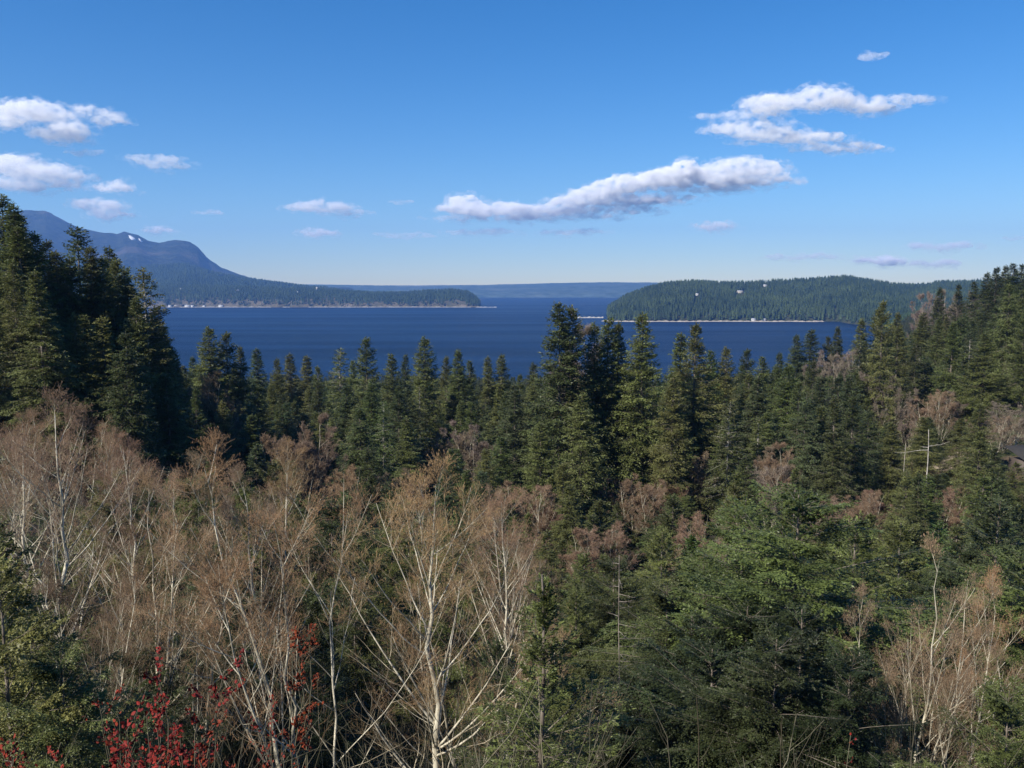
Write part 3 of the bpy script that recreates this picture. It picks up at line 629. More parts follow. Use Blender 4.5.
while tries < 9000:
    tries += 1
    Y = math.sqrt(rf.uniform(48 ** 2, 470 ** 2)) if tries % 3 else rf.uniform(48, 230)
    px = rf.uniform(-70, 1094)
    if px < 150 and Y < 92: continue
    if px < 545 and Y < 74 + 22 * math.sin(px * .02): continue
    a = ray(px, 450)[0]; x = a * Y
    matur = np.clip((Y - 85) / 45, 0, 1) if px > 180 else np.clip((Y - 70) / 30, 0, 1)
    hgt = rf.uniform(6.5, 12.5) * (1 - matur) + rf.uniform(19, 29) * matur
    dmin = 2.6 + .13 * hgt + Y / 220
    if not free(x, Y, dmin): continue
    z = gz(x, Y); cap = np.interp(px, ENVX, ENVY) + rf.uniform(2, 30)
    if px > 850 and Y < 175: cap = max(cap, rf.uniform(392, 420))
    if 540 < px < 800 and Y < 120: cap = max(cap, rf.uniform(440, 500))
    if 890 < px < 945 and Y < 150: cap = max(cap, 474)
    if px <= 545 and Y < 120 and px > 180: cap = max(cap, rf.uniform(425, 470))
    hw = 13 + 3.0 * F / Y
    for (mx, my_, mt, mtone) in MA:      # leave the bare trees between the conifers in view
        if Y < my_ + 3 and abs(px - mx) < (6 + 1.3 * F / Y): cap = max(cap, mt + 15 + 8 * ((mx * .37) % 1))
    if px > 985 and Y < 150: cap = max(cap, 478 - 30 * (Y > 135))
    if px > 988 and 136 < Y < 185: continue
    zmax = EYE + ray(512, cap)[1] * Y
    hgt = min(hgt, zmax - z)
    if hgt < 3.6: continue
    occ.append((x, Y)); cand.append((px, Y, x, z, hgt))
    if len(cand) > 1150: break
KEEP = set([14,15,19,27,28,34,35,40,42,43,44,55,59,71,75,76,79,82,84,85,91,99,102,104,113,121,126,128,131,134,137,142,144,147,149,150,160,163,169,172,183,185,186,188,194,197,200,203,206,209,220,224,226,227,233,239,240,242,267,277,285,292,294,296,301,307,312,335,341,346,351,362,371,381,386,388,395,408,415,418,425,437,447,461,466,470,476,490,495,502,510,517,540,550,553,559,567,581,587,592,608,627,628,633,643,646,651,657,660,667,678,682,684,687,688,691,692,708,710,714,719,723,755,768,776,780,784,787,794,805,809,810,815,827,828,870,874,876,881,883,901,911,941,942,944,950,958,960,977,980,982,983,987,996,1001,1003,1021,1024,1026,1029,1041,1045,1052,1053,1056,1058,1060,1062,1063,1064,1072,1076,1080,1082,1098,1105,1113,1132,1139,1143])
rk = np.random.default_rng(5)
protos_n = []
for i, (px, Y, x, z, hgt) in enumerate(cand):
    u = rk.random(); v = rk.random(); w_ = rk.integers(0, 3); wd = rk.uniform(.85, 1.15)
    kind = ('young' if hgt < 15 and Y < 125 else ('hemlock' if u < .22 else 'spire' if u < .34 else 'sparse' if u < .42 else 'fir'))
    tone = ('dark' if v < .3 else 'olive' if v < .58 else 'green' if v < .85 else 'blue') if Y > 100 else ('green' if v < .35 else 'olive' if v < .6 else 'bright' if v < .75 else 'dark')
    if px > 850 and Y > 190: tone = 'dark' if v < .5 else 'olive' if v < .8 else 'blue'
    sel = (i in KEEP) if KEEP is not None else True
    if sel: conifer(px, Y, None, kind, tone, int(w_), ht=hgt, wide=wd)['cand'] = i
    else: STUFF.append((x, Y, z - .1, hgt, kind, int(w_), wd, tone))
# the wood beyond: too many to count, one object that places the same trees on the terrain
def instanced_wood(name, label, pts, color, protos):
    """pts rows: x, y, z, scale, rotation, index of the prototype"""
    me = bpy.data.meshes.new(name); P = np.array(pts, float)
    me.vertices.add(len(P)); me.vertices.foreach_set('co', P[:, :3].astype(np.float32).ravel())
    for nm, c in (('sc', 3), ('rz', 4)):
        at = me.attributes.new(nm, 'FLOAT', 'POINT'); at.data.foreach_set('value', P[:, c].astype(np.float32))
    at = me.attributes.new('pi', 'INT', 'POINT'); at.data.foreach_set('value', P[:, 5].astype(np.int32))
    o = link(name, me); o.color = (*color, 1)
    ng = bpy.data.node_groups.new(name, 'GeometryNodeTree')
    ng.interface.new_socket('Geometry', in_out='INPUT', socket_type='NodeSocketGeometry'); ng.interface.new_socket('Geometry', in_out='OUTPUT', socket_type='NodeSocketGeometry')
    gi = ng.nodes.new('NodeGroupInput'); go = ng.nodes.new('NodeGroupOutput')
    join = ng.nodes.new('GeometryNodeJoinGeometry')
    pi = ng.nodes.new('GeometryNodeInputNamedAttribute'); pi.data_type = 'INT'; pi.inputs[0].default_value = 'pi'
    sc = ng.nodes.new('GeometryNodeInputNamedAttribute'); sc.data_type = 'FLOAT'; sc.inputs[0].default_value = 'sc'
    rz = ng.nodes.new('GeometryNodeInputNamedAttribute'); rz.data_type = 'FLOAT'; rz.inputs[0].default_value = 'rz'
    cx = ng.nodes.new('ShaderNodeCombineXYZ'); ng.links.new(rz.outputs[0], cx.inputs[2])
    for k, objs in enumerate(protos):
        jj = ng.nodes.new('GeometryNodeJoinGeometry')
        for ob in objs:
            oi = ng.nodes.new('GeometryNodeObjectInfo'); oi.transform_space = 'ORIGINAL'; oi.inputs[0].default_value = ob; oi.inputs['As Instance'].default_value = False
            ng.links.new(oi.outputs['Geometry'], jj.inputs[0])
        cmp_ = ng.nodes.new('FunctionNodeCompare'); cmp_.data_type = 'INT'; cmp_.operation = 'EQUAL'
        ng.links.new(pi.outputs[0], cmp_.inputs[2]); cmp_.inputs[3].default_value = k
        ip = ng.nodes.new('GeometryNodeInstanceOnPoints')
        ng.links.new(gi.outputs[0], ip.inputs['Points']); ng.links.new(cmp_.outputs[0], ip.inputs['Selection']); ng.links.new(jj.outputs[0], ip.inputs['Instance'])
        ng.links.new(cx.outputs[0], ip.inputs['Rotation']); ng.links.new(sc.outputs[0], ip.inputs['Scale'])
        ng.links.new(ip.outputs[0], join.inputs[0])
    ng.links.new(join.outputs[0], go.inputs[0])
    md = o.modifiers.new('wood', 'NODES'); md.node_group = ng
    tag(o, label, 'forest', kind='stuff'); return o
def find_proto(crown):
    for o in COL.objects:
        if o.type == 'MESH' and o.data == crown: return [o] + [c for c in o.parent.children if c != o]
PR = []
for kk, ii in (('fir', 0), ('fir', 1), ('fir', 2), ('spire', 0), ('hemlock', 0), ('hemlock', 1)):
    f_ = find_proto(CON[kk][ii]['crown'])
    if f_: PR.append((f_, CON[kk][ii]['H']))
rs = np.random.default_rng(9)
pts = []
nc = 26000
Yc = np.sqrt(rs.uniform(430 ** 2, 1500 ** 2, nc)); pc = rs.uniform(-120, 1150, nc); xc = (pc - 512) / F * 1.02 * Yc; zc = ground(xc, Yc)
for px, Y, x, z in zip(pc, Yc, xc, zc):
    if z < 2.5: continue
    if px < 820 and Y > 900: continue
    if px > 820 and px < 868 and Y > 600: continue
    k = rs.integers(0, len(PR)); hgt = rs.uniform(16, 29)
    zmax = EYE + ray(512, np.interp(px, ENVX, ENVY) + 2)[1] * Y
    if px < 860: hgt = min(hgt, zmax - z)
    if hgt < 6: continue
    pts.append((x, Y, z, hgt / PR[k][1], rs.uniform(0, 6.28), k))
instanced_wood('forest', 'dense conifer forest filling the valley and hill beyond the nearer trees', pts, (.085, .095, .032), [p[0] for p in PR])
if STUFF:
    p2 = []
    hsum = {'young': 0}
    for (x, Y, z, hgt, kind, w_, wd, tone) in STUFF:
        k = rs.integers(0, len(PR)); p2.append((x, Y, z, hgt / PR[k][1], rs.uniform(0, 6.28), k))
    instanced_wood('forest', 'conifers half hidden between the nearer valley trees', p2, (.085, .105, .036), [p[0] for p in PR])
# wood on the right-hand hill and towards the headland
n_ = 9000; Y_ = np.sqrt(rs.uniform(1450 ** 2, 2600 ** 2, n_)); t_ = rs.uniform(.40, .80, n_); x_ = t_ * Y_; z_ = ground(x_, Y_)
k_ = (z_ > 6)
small_trees('forest', x_[k_], Y_[k_], z_[k_], 14, 27, rs, .19, (1, 1, 1), 'distant conifer wood on the hill behind the right-hand slope')

# ------------------------------------------------------------------ leafless alders
def spawn(P, Rr, npar, s0, s1, ang, lenf, K, g_, curve=.35, sag=0., rfrac=.5, rmin=.002, wob=.05, up=.5):
    """children of the polylines P: npar each, between s0 and s1, leaving at ang from the parent"""
    Np = len(P); s = np.sort(g_.uniform(s0, s1, (Np, npar)), 1); pt, tn = sample(P, s); pr = sampleR(Rr, s)
    plen = np.linalg.norm(np.diff(P, axis=1), axis=-1).sum(1)[:, None]
    pt = pt.reshape(-1, 3); tn = tn.reshape(-1, 3); pr = pr.ravel(); s = s.ravel(); plen = np.repeat(plen, npar, 1).ravel(); n = len(pt)
    az = g_.uniform(0, 2 * np.pi, n)
    A = norm(np.cross(tn, np.array([.31, .17, 1.0]) + 1e-3)); B = np.cross(tn, A)
    rad = A * np.cos(az)[:, None] + B * np.sin(az)[:, None]
    an = np.clip(g_.normal(ang, .16, n), .2, 1.4)
    d = norm(tn * np.cos(an)[:, None] + rad * np.sin(an)[:, None])
    ln = lenf(s, plen, g_, n)
    t = np.linspace(0, 1, K)[None]
    upv = np.array([0, 0, 1.])
    steps = np.repeat(d[:, None], K - 1, 1) + (np.linspace(0, 1, K - 1)[None, :, None]) * upv * curve + g_.normal(0, wob, (n, K - 1, 3)) - sag * (np.linspace(0, 1, K - 1)[None, :, None] ** 2) * upv
    steps = norm(steps) * (ln / (K - 1))[:, None, None]
    Q = np.concatenate([pt[:, None], pt[:, None] + np.cumsum(steps, 1)], 1)
    r0 = np.maximum(pr * rfrac, rmin)
    return Q, np.maximum(r0[:, None] * (1 - .78 * t), rmin * .55)

def alder_data(name, seed, Ht, stems=1, spread=.25, r0=.12, limbs=24, first=.22, dens=1.0, catkins=1400, fine=.003, lean=0.0, tw=3):
    g_ = np.random.default_rng(seed)
    K = 14; P = []; Q = []
    for k in range(stems):
        az = g_.uniform(0, 6.28) if stems > 1 else 0.; sp = spread * g_.uniform(.5, 1.1) if stems > 1 else 0
        hh = Ht * (1 if k == 0 else g_.uniform(.7, .97)); t = np.linspace(0, 1, K)
        kink = np.cumsum(g_.normal(0, hh * .008, (K, 2)), 0); kink[0] = 0
        b = g_.normal(0, .15, 2) if k else np.zeros(2)
        rx = np.cos(az) * sp * hh * (t ** .9 - .25 * t ** 2) + lean * hh * t ** 1.2; ry = np.sin(az) * sp * hh * (t ** .9 - .25 * t ** 2)
        P.append(np.stack([b[0] + rx + kink[:, 0], b[1] + ry + kink[:, 1], hh * t - .6 * (t == 0)], 1))
        Q.append((r0 * (1 if k == 0 else g_.uniform(.55, .9))) * ((1 - t) ** .85 * .93 + .05))
    P = np.array(P); Q = np.array(Q)
    g = Geo(); tubes(g, P, Q, 7)
    L1, R1 = spawn(P, Q, max(6, int(limbs / stems ** .6)), first, .97, .64, lambda s, pl, q, n: pl * (.48 * (1 - s) ** .8 + .05) * q.uniform(.6, 1.15, n), 9, g_, curve=.5, rfrac=.48, rmin=.0125, wob=.05)
    tubes(g, L1, R1, 5)
    trunk = g.mesh(name + '_trunk', M_ALDER, True)
    g = Geo()
    L2, R2 = spawn(L1, R1, int(9 * dens), .18, .97, .62, lambda s, pl, q, n: pl * (.42 * (1 - s) + .12) * q.uniform(.6, 1.2, n) + .12, 6, g_, curve=.45, rfrac=.5, rmin=.006, wob=.09)
    tubes(g, L2, R2, 3)
    branch = g.mesh(name + '_branches', M_LIMB)
    g = Geo()
    kp = g_.random(len(L2)) < np.clip(L2[:, -1, 2] / Ht * 1.9 - .5, .06, 1); L2, R2 = L2[kp], R2[kp]
    L3, R3 = spawn(np.concatenate([L2]), R2, int(9 * dens), .12, .98, .62, lambda s, pl, q, n: (.22 + .30 * pl * (1 - s)) * q.uniform(.6, 1.3, n), 4, g_, curve=.3, rfrac=.5, rmin=fine, wob=.12)
    top = np.clip(L3[:, -1, 2] / Ht, 0, 1)
    tubes(g, L3, np.maximum(R3, fine * .8), 3, np.clip(.35 + .4 * top + g_.normal(0, .15, len(L3)), 0, 1))
    L4, R4 = spawn(L3, R3, tw, .2, .98, .6, lambda s, pl, q, n: q.uniform(.12, .34, n), 3, g_, curve=.2, rfrac=.6, rmin=fine * .85, wob=.12)
    tubes(g, L4, np.maximum(R4, fine * .7), 3, np.clip(.25 + .5 * np.clip(L4[:, -1, 2] / Ht, 0, 1) + g_.normal(0, .18, len(L4)), 0, 1))
    if catkins:
        w = L4[:, -1, 2] / Ht; w = np.clip(w - .35, .0, 1) ** 1.5; w /= w.sum(); ii = g_.choice(len(L4), catkins, p=w)
        C = L4[ii, -1]; D = np.stack([g_.normal(0, .012, catkins), g_.normal(0, .012, catkins), -g_.uniform(.04, .09, catkins)], 1)
        an = g_.uniform(0, 6.28, catkins); Sx = np.stack([np.cos(an), np.sin(an), 0 * an], 1) * .008
        blades(g, C, D, Sx, np.full(catkins, 1.0), .5)
        Sy = np.stack([-np.sin(an), np.cos(an), 0 * an], 1) * .008; blades(g, C, D, Sy, np.full(catkins, .9), .5)
    crown = g.mesh(name + '_twigs', M_TWIG)
    return dict(trunk=trunk, branch=branch, crown=crown, H=Ht)
AL = [alder_data('alder_a', 21, 13, 1, .2, .115, 26, .22, 1.0, 2600),
      alder_data('alder_b', 22, 12, 3, .28, .085, 26, .15, 1.0, 2200),
      alder_data('alder_c', 23, 13, 2, .22, .10, 26, .18, 1.0, 2400, lean=.10),
      alder_data('alder_d', 24, 11, 4, .34, .07, 26, .12, .95, 2000),
      alder_data('alder_e', 25, 14, 1, .2, .12, 30, .30, 1.05, 2600, lean=-.05)]
ALF = [alder_data('alder_far_a', 31, 13, 3, .30, .09, 30, .2, 1.15, 900, .011, tw=3),
       alder_data('alder_far_b', 32, 13, 5, .36, .07, 30, .2, 1.15, 900, .011, tw=3)]
ATONE = {'tan': (1.0, 1.0, .95), 'pink': (1.08, .97, .90), 'orange': (1.15, 1.03, .84), 'grey': (1.0, 1.1, 1.2), 'dark': (.7, .68, .66)}
def alder(px, Y, top=None, proto=None, tone='tan', label=None, ht=None, wide=1., rot=None, far=False, group='leafless alders on the near slope', dx=0):
    a = ray(px, 500)[0] if top is None else ray(px, top)[0]; x = a * Y; z = gz(x, Y) - .1
    if ht is None: ht = EYE + ray(px, top)[1] * Y - z
    d = proto; sc = ht / d['H']
    e = link('alder_tree', None); e.location = (x, Y, z); e.scale = (sc * wide, sc * wide, sc); e.rotation_euler.z = rot if rot is not None else (px * 7.77 + Y) % 6.283
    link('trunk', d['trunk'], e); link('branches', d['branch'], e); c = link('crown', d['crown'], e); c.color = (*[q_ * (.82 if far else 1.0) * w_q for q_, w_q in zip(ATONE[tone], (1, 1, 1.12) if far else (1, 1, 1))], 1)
    tp = topix(x, Y, z + ht)
    tag(e, label or 'leafless %s alder' % ({'tan': 'tan-twigged', 'pink': 'pinkish', 'orange': 'rusty-twigged', 'grey': 'greyish', 'dark': 'dark'}[tone]), 'tree', group)
    if label is None: AUTO.append((e, tp))
    return e
# near alders: px, depth, top py, prototype, tone
NA = [(57, 33, 418, 0, 'tan', 'pale-trunked alder at left with a tall straight stem and reddish top', 1.15, 0.4),
      (118, 27, 505, 2, 'tan', 'slim alder between the two tall pale alders at left, leaning right', .9, 1.9),
      (168, 26, 488, 1, 'pink', 'alder with several white stems standing over the red-leaved bush', 1.0, 2.2),
      
      (300, 25, 462, 3, 'orange', 'many-stemmed alder behind the upright red-leaved stem', 1.05, .9),
      (420, 24.5, 478, 0, 'orange', 'tallest pale alder in the centre foreground, forking white trunk', 1.2, 3.6),
      (470, 27, 560, 3, 'pink', 'low spreading alder right of the tall centre alder', 1.1, 2.0),
      (505, 36, 500, 4, 'pink', None, 1.0, 1.0), (-30, 30, 440, 1, 'tan', None, 1.1, 0.), (20, 40, 428, 4, 'pink', None, 1.1, 3.),
      (135, 48, 450, 0, 'pink', None, 1.1, 1.), (255, 40, 478, 0, 'tan', None, 1.05, 2.6), 
      (230, 56, 462, 2, 'tan', None, 1.0, 5.), (285, 58, 452, 4, 'orange', None, 1.0, 3.), 
      (60, 58, 415, 3, 'pink', None, 1.1, 2.4), (10, 62, 420, 1, 'pink', None, 1.1, 4.4), (110, 64, 436, 4, 'pink', None, 1.0, 3.1),
      (420, 66, 484, 4, 'pink', None, 1., .8), (515, 64, 500, 2, 'tan', None, .9, 4.0), (205, 68, 474, 4, 'orange', None, 1., 2.),
      (75, 23, 560, 3, 'dark', None, .8, 5.), (490, 46, 540, 3, 'dark', None, .9, 3.),
      (928, 24, 552, 1, 'tan', 'reddish-brown multi-stemmed alder at lower right', .8, 2.4), (962, 27, 592, 2, 'orange', 'smaller alder tight against the lower-right alder', .8, 1.5), (905, 25, 610, 3, 'tan', 'spreading alder sapling left of the lower-right alder', .7, .5),
      (1000, 22, 650, 3, 'dark', None, .8, 2.)]
for px, Y, top, k, tone, lb, wd, rot in NA: alder(px, Y, top, AL[k], tone, lb, wide=wd, rot=rot)
# bare trees among the conifers further down: px, depth, top py, tone
for i, (px, Y, top, tone) in enumerate(MA):
    x = ray(px, top)[0] * Y; z = gz(x, Y); full = EYE + ray(px, top)[1] * Y - z
    alder(px, Y, None, ALF[i % 2], tone, None, ht=max(full, 4), wide=min(1.35, .6 * 13 / max(full, 5) + .55), far=True, group='bare trees among the conifers')

# ------------------------------------------------------------------ near conifers, lower right and lower left
NC = [(800, 31, 496, 'near', 'bright', 0, 1.25, 'huge bushy fir at lower right with long drooping boughs'),
      (740, 44, 500, 'near', 'bright', 1, 1.2, 'bright green fir left of the huge bushy fir, open pointed top'),
      (705, 36, 560, 'near', 'green', 0, 1.05, 'low rounded fir in front of the bright green fir'),
      (858, 40, 520, 'near', 'bright', 1, 1.0, 'fir whose thin pale leader rises right of the huge bushy fir'),
      (668, 33, 585, 'near', 'dark', 0, .95, None), (805, 25, 612, 'near', 'shaded', 1, 1.2, None), (745, 27, 606, 'near', 'shaded', 0, 1.1, None), (690, 29, 618, 'near', 'shaded', 1, 1.1, None), (660, 52, 530, 'near', 'green', 1, 1.1, None), (900, 50, 522, 'near', 'green', 1, 1.1, None), (995, 42, 500, 'near', 'blue', 1, 1.15, 'blue-green fir near the right edge with stiff open boughs'),
      (1030, 34, 560, 'near', 'green', 0, 1.1, None), (960, 44, 545, 'near', 'dark', 0, .9, None), (615, 48, 560, 'near', 'dark', 0, .95, None), (575, 44, 590, 'near', 'green', 1, 1.0, None),
      (640, 27, 670, 'near', 'shaded', 0, .95, None), (715, 24, 650, 'near', 'shaded', 0, 1.1, None), (775, 22, 640, 'near', 'shaded', 0, 1.0, None), (850, 22, 660, 'near', 'shaded', 0, .9, None), (600, 26, 690, 'near', 'shaded', 1, .9, None),
      (543, 20, 574, 'sapling', 'green', 0, 1.25, 'young fir in the bottom centre with a bare upright leader'), (500, 30, 640, 'near', 'dark', 1, .8, None),
      (5, 14, 560, 'near', 'yellow', 1, .8, 'yellow-green bushy fir filling the bottom left corner'), (62, 14, 650, 'near', 'olive', 0, .7, 'low olive fir behind the red leaves at bottom left'), (30, 19, 620, 'near', 'yellow', 0, .8, None),
      (140, 24, 648, 'near', 'dark', 0, .7, None), (190, 46, 560, 'near', 'dark', 0, .8, None), (1010, 20, 690, 'near', 'green', 0, .8, None), (250, 50, 500, 'near', 'green', 1, .9, None), (185, 54, 480, 'near', 'green', 0, .8, None), (150, 58, 486, 'near', 'green', 1, .9, None), (330, 52, 500, 'near', 'dark', 0, .8, None), (455, 42, 520, 'near', 'green', 1, .8, None), (270, 62, 462, 'near', 'olive', 1, .8, None), (110, 52, 478, 'near', 'olive', 0, .8, None), (215, 42, 520, 'near', 'dark', 1, .9, None), (392, 48, 505, 'near', 'green', 0, .8, None), (350, 40, 540, 'near', 'dark', 1, .9, None), (130, 33, 585, 'near', 'dark', 0, .8, None), (240, 34, 600, 'near', 'shaded', 0, .9, None), (60, 36, 560, 'near', 'green', 1, .8, None), (320, 28, 650, 'near', 'shaded', 1, .9, None), (1000, 128, 466, 'young', 'dark', 0, 1.0, None), (1017, 122, 462, 'young', 'green', 1, 1.0, None), (-10, 26, 520, 'near', 'green', 1, 1., None)]
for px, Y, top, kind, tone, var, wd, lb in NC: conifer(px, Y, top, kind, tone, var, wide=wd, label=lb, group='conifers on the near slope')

# ------------------------------------------------------------------ dead trees and bare stems
def dead_tree(px, Y, top, bot, limbs, label, r=.16, mat=None, nm='dead_tree'):
    """limbs: (height fraction, azimuth, length, rise)"""
    a, dz = ray(px, top); x = a * Y; z = gz(x, Y); ht = EYE + dz * Y - z
    e = link(nm, None); e.location = (x, Y, z - .2); tag(e, label, 'tree')
    g_ = np.random.default_rng(int(px)); K = 9; t = np.linspace(0, 1, K)
    P = np.stack([np.cumsum(g_.normal(0, .035, K)), np.cumsum(g_.normal(0, .035, K)), t * ht], 1); P[0, :2] = 0
    g = Geo(); tubes(g, P[None], (r * (1 - .72 * t))[None], 7); link('trunk', g.mesh('dead_trunk', mat or M_PALE, True), e)
    for f, az, L, rise in limbs:
        s = np.linspace(0, 1, 6); b = np.array([np.interp(f, t, P[:, 0]), np.interp(f, t, P[:, 1]), f * ht])
        Q = np.stack([b[0] + np.cos(az) * L * s, b[1] + np.sin(az) * L * s, b[2] + rise * s ** 1.6 * L + g_.normal(0, .02 * L, 6) * s], 1)
        g = Geo(); tubes(g, Q[None], (r * .32 * (1 - .75 * s))[None], 5)
        L2, R2 = spawn(Q[None], (r * .3 * (1 - .75 * s))[None], 5, .3, .95, .8, lambda q, pl, q2, n: pl * .18 * q2.uniform(.4, 1.3, n), 4, g_, rmin=.006); tubes(g, L2, R2, 3)
        link('limb', g.mesh('dead_limb', mat or M_PALE), e)
dead_tree(929, 114, 428, 478, [(.84, math.pi, 4.6, -.10), (.87, .1, 3.0, .2), (.62, .2, .8, .1), (.5, 0, .8, .1), (.86, 2.9, 1.0, .1)], 'bleached dead snag with level crossing limbs in the valley at right', .14)
dead_tree(905, 114, 442, 490, [(.55, .2, 1.0, .3), (.42, 2.6, .9, .1)], 'thinner bleached snag just left of the cross-shaped snag', .08)
g9 = np.random.default_rng(621)
dead_tree(621, 30, 552, 720, [(f_, g9.uniform(0, 6.28), (1.15 - f_) * g9.uniform(1.2, 3.6), g9.uniform(-.25, .25)) for f_ in np.linspace(.22, .97, 30)], 'thin dead fir with upswept bare boughs, lower centre', .034, M_DEADFIR)
for px, Y, top, r_, lb in ((707, 12, 690, .022, 'thin reddish bare stem in front of the dark boughs, bottom right of centre'), (779, 13, 705, .02, 'left of two thin bare stems below the huge bushy fir'), (791, 13, 716, .02, 'right of two thin bare stems below the huge bushy fir')):
    dead_tree(px, Y, top, 768, [(.8, .3, .3, 1.5), (.65, 2.8, .3, 1.6)], lb, r_, M_BRUSH, 'bare_sapling')

# ------------------------------------------------------------------ undergrowth: brush and broad leaves nobody could count
def brush():
    g_ = np.random.default_rng(3); n = 11000
    Y = g_.uniform(7, 75, n) ** 1.0; px = g_.uniform(-80, 1100, n); x = (px - 512) / F * 1.12 * Y; z = ground(x, Y)
    kk = (px < 560) | (g_.random(n) < .22); x, Y, z = x[kk], Y[kk], z[kk]; n = len(x)
    K = 6; s = np.linspace(0, 1, K)[None]; L = g_.uniform(.8, 3.4, n); az = g_.uniform(0, 6.28, n); le = g_.uniform(.1, .9, n)
    P = np.stack([x[:, None] + np.cos(az)[:, None] * le[:, None] * L[:, None] * s, Y[:, None] + np.sin(az)[:, None] * le[:, None] * L[:, None] * s, z[:, None] + L[:, None] * (s - .35 * le[:, None] * s ** 2)], -1)
    P[:, 1:] += g_.normal(0, .05, (n, K - 1, 3)) * L[:, None, None] * .5
    Rr = g_.uniform(.006, .017, n)[:, None] * (1 - .75 * s); tn = np.clip(g_.beta(1.1, 3.2, n), 0, 1)
    g = Geo(); tubes(g, P, Rr, 3, tn)
    Q, R2 = spawn(P, Rr, 5, .3, .98, .6, lambda s_, pl, q, m: pl * .28 * q.uniform(.4, 1.3, m), 3, g_, rmin=.003, rfrac=.5); tubes(g, Q, R2, 3, np.repeat(tn, 5))
    tag(link('undergrowth', g.mesh('undergrowth', M_BRUSH)), 'tangle of bare brush stems under the alders', 'brush', kind='stuff')
    # taller bushes further down the slope
    n = 120000; Y = g_.uniform(45, 190, n); px = g_.uniform(-60, 1090, n); x = (px - 512) / F * 1.05 * Y; cl = fbm(x / 6, Y / 6, 3, 22); k = cl > .42; x, Y, cl = x[k], Y[k], cl[k]; n = len(x)
    z = ground(x, Y) + g_.uniform(.05, 3.2, n) * np.clip((cl - .40) * 6, .15, 1); d = norm(g_.normal(0, 1, (n, 3)) + np.array([0, 0, .5])); sd_ = norm(np.cross(d, g_.normal(0, 1, (n, 3)))); ls = g_.uniform(.2, .5, n)
    g = Geo(); blades(g, np.stack([x, Y, z], 1), d * ls[:, None], sd_ * (ls * .22)[:, None], np.clip(g_.normal(.45, .2, n), 0, 1))
    o = link('undergrowth', g.mesh('undergrowth_bushes', M_LEAF)); o.color = (.085, .092, .036, 1); tag(o, 'scrub filling the ground between the valley trees', 'undergrowth', kind='stuff')
    # low evergreen leaves
    n = 60000; Y = g_.uniform(5, 60, n); px = g_.uniform(-80, 1100, n); x = (px - 512) / F * 1.12 * Y
    cl = fbm(x / 2.5, Y / 2.5, 3, 12); k = cl > .46; x, Y, cl = x[k], Y[k], cl[k]; n = len(x); z = ground(x, Y) + g_.uniform(.05, 1.5, n) * np.clip((cl - .44) * 5, .1, 1)
    d = norm(g_.normal(0, 1, (n, 3)) + np.array([0, 0, .4])); sd_ = norm(np.cross(d, g_.normal(0, 1, (n, 3)) + np.array([0, 0, 2.])))
    ls = g_.uniform(.07, .2, n); g = Geo(); blades(g, np.stack([x, Y, z], 1), d * ls[:, None], sd_ * (ls * .28)[:, None], np.clip(g_.normal(.45, .2, n), 0, 1))
    o = link('undergrowth', g.mesh('undergrowth_leaves', M_LEAF)); o.color = (.05, .07, .025, 1); tag(o, 'low dark evergreen leaves covering the slope', 'undergrowth', kind='stuff')
brush()

# ------------------------------------------------------------------ red-leaved bushes
def red_bush(px, Y, py_top, spreadx, n_st, n_leaf, label, upright=False, seed=1, leafs=.046):
    g_ = np.random.default_rng(seed); a, dz = ray(px, py_top); x = a * Y; z = gz(x, Y); ht = EYE + dz * Y - z
    e = link('red_bush', None); e.location = (x, Y, z - .05); tag(e, label, 'bush', 'red-leaved bushes in the foreground')
    K = 8; s = np.linspace(0, 1, K)[None]; az = g_.uniform(0, 6.28, n_st); le = g_.uniform(.2, 1, n_st) * spreadx; h_ = ht * (g_.uniform(.72, 1.0, n_st) if not upright else g_.uniform(.8, 1.0, n_st))
    h_[0] = ht
    P = np.stack([np.cos(az)[:, None] * le[:, None] * s ** 1.3, np.sin(az)[:, None] * le[:, None] * s ** 1.3, h_[:, None] * (s if upright else s ** .9)], -1) + np.concatenate([np.zeros((n_st, 1, 3)), g_.normal(0, .04, (n_st, K - 1, 3))], 1)
    g = Geo(); tubes(g, P, .014 * (1 - .7 * s) * np.ones((n_st, 1)), 4, np.full(n_st, .3))
    Q, R2 = spawn(P, .014 * (1 - .7 * s) * np.ones((n_st, 1)), 9 if not upright else 12, .4, 1., .9, lambda q, pl, q2, m: q2.uniform(.12, .5 if not upright else .16, m), 4, g_, rmin=.003); tubes(g, Q, R2, 3, np.full(len(Q), .35))
    link('stems', g.mesh('red_bush_stems', M_BRUSH), e)
    ii = g_.integers(0, len(Q), n_leaf); u = g_.random(n_leaf)[:, None]; c, tn = sample(Q[ii], u); c = c[:, 0] + g_.normal(0, .02, (n_leaf, 3)); tn = tn[:, 0]
    d = norm(tn + g_.normal(0, .8, (n_leaf, 3)) + np.array([0, 0, .2])); sv = norm(np.cross(d, g_.normal(0, .7, (n_leaf, 3)) + np.array([0, -.3, 1.])))
    ls = g_.uniform(.6, 1.35, n_leaf) * leafs; fold = np.cross(d, sv)
    g = Geo(); tone = np.clip(g_.beta(1.5, 1.8, n_leaf) + 0 * ls, 0, 1)
    for sg in (-1, 1):   # a leaf folded along its midrib
        V = np.stack([c, c + d * (ls * .35)[:, None] + sg * sv * (ls * .36)[:, None] + fold * (ls * .1)[:, None], c + d * (ls * .75)[:, None] + sg * sv * (ls * .26)[:, None] + fold * (ls * .08)[:, None], c + d * ls[:, None]], 1)
        g.add(V, np.arange(n_leaf * 4).reshape(-1, 4), None, np.repeat(tone, 4))
    link('leaves', g.mesh('red_bush_leaves', M_RED), e).color = (1, 1, 1, 1)
red_bush(165, 8.6, 684, .75, 14, 2600, 'widest red-leaved bush, below the many-stemmed white alder', seed=41)
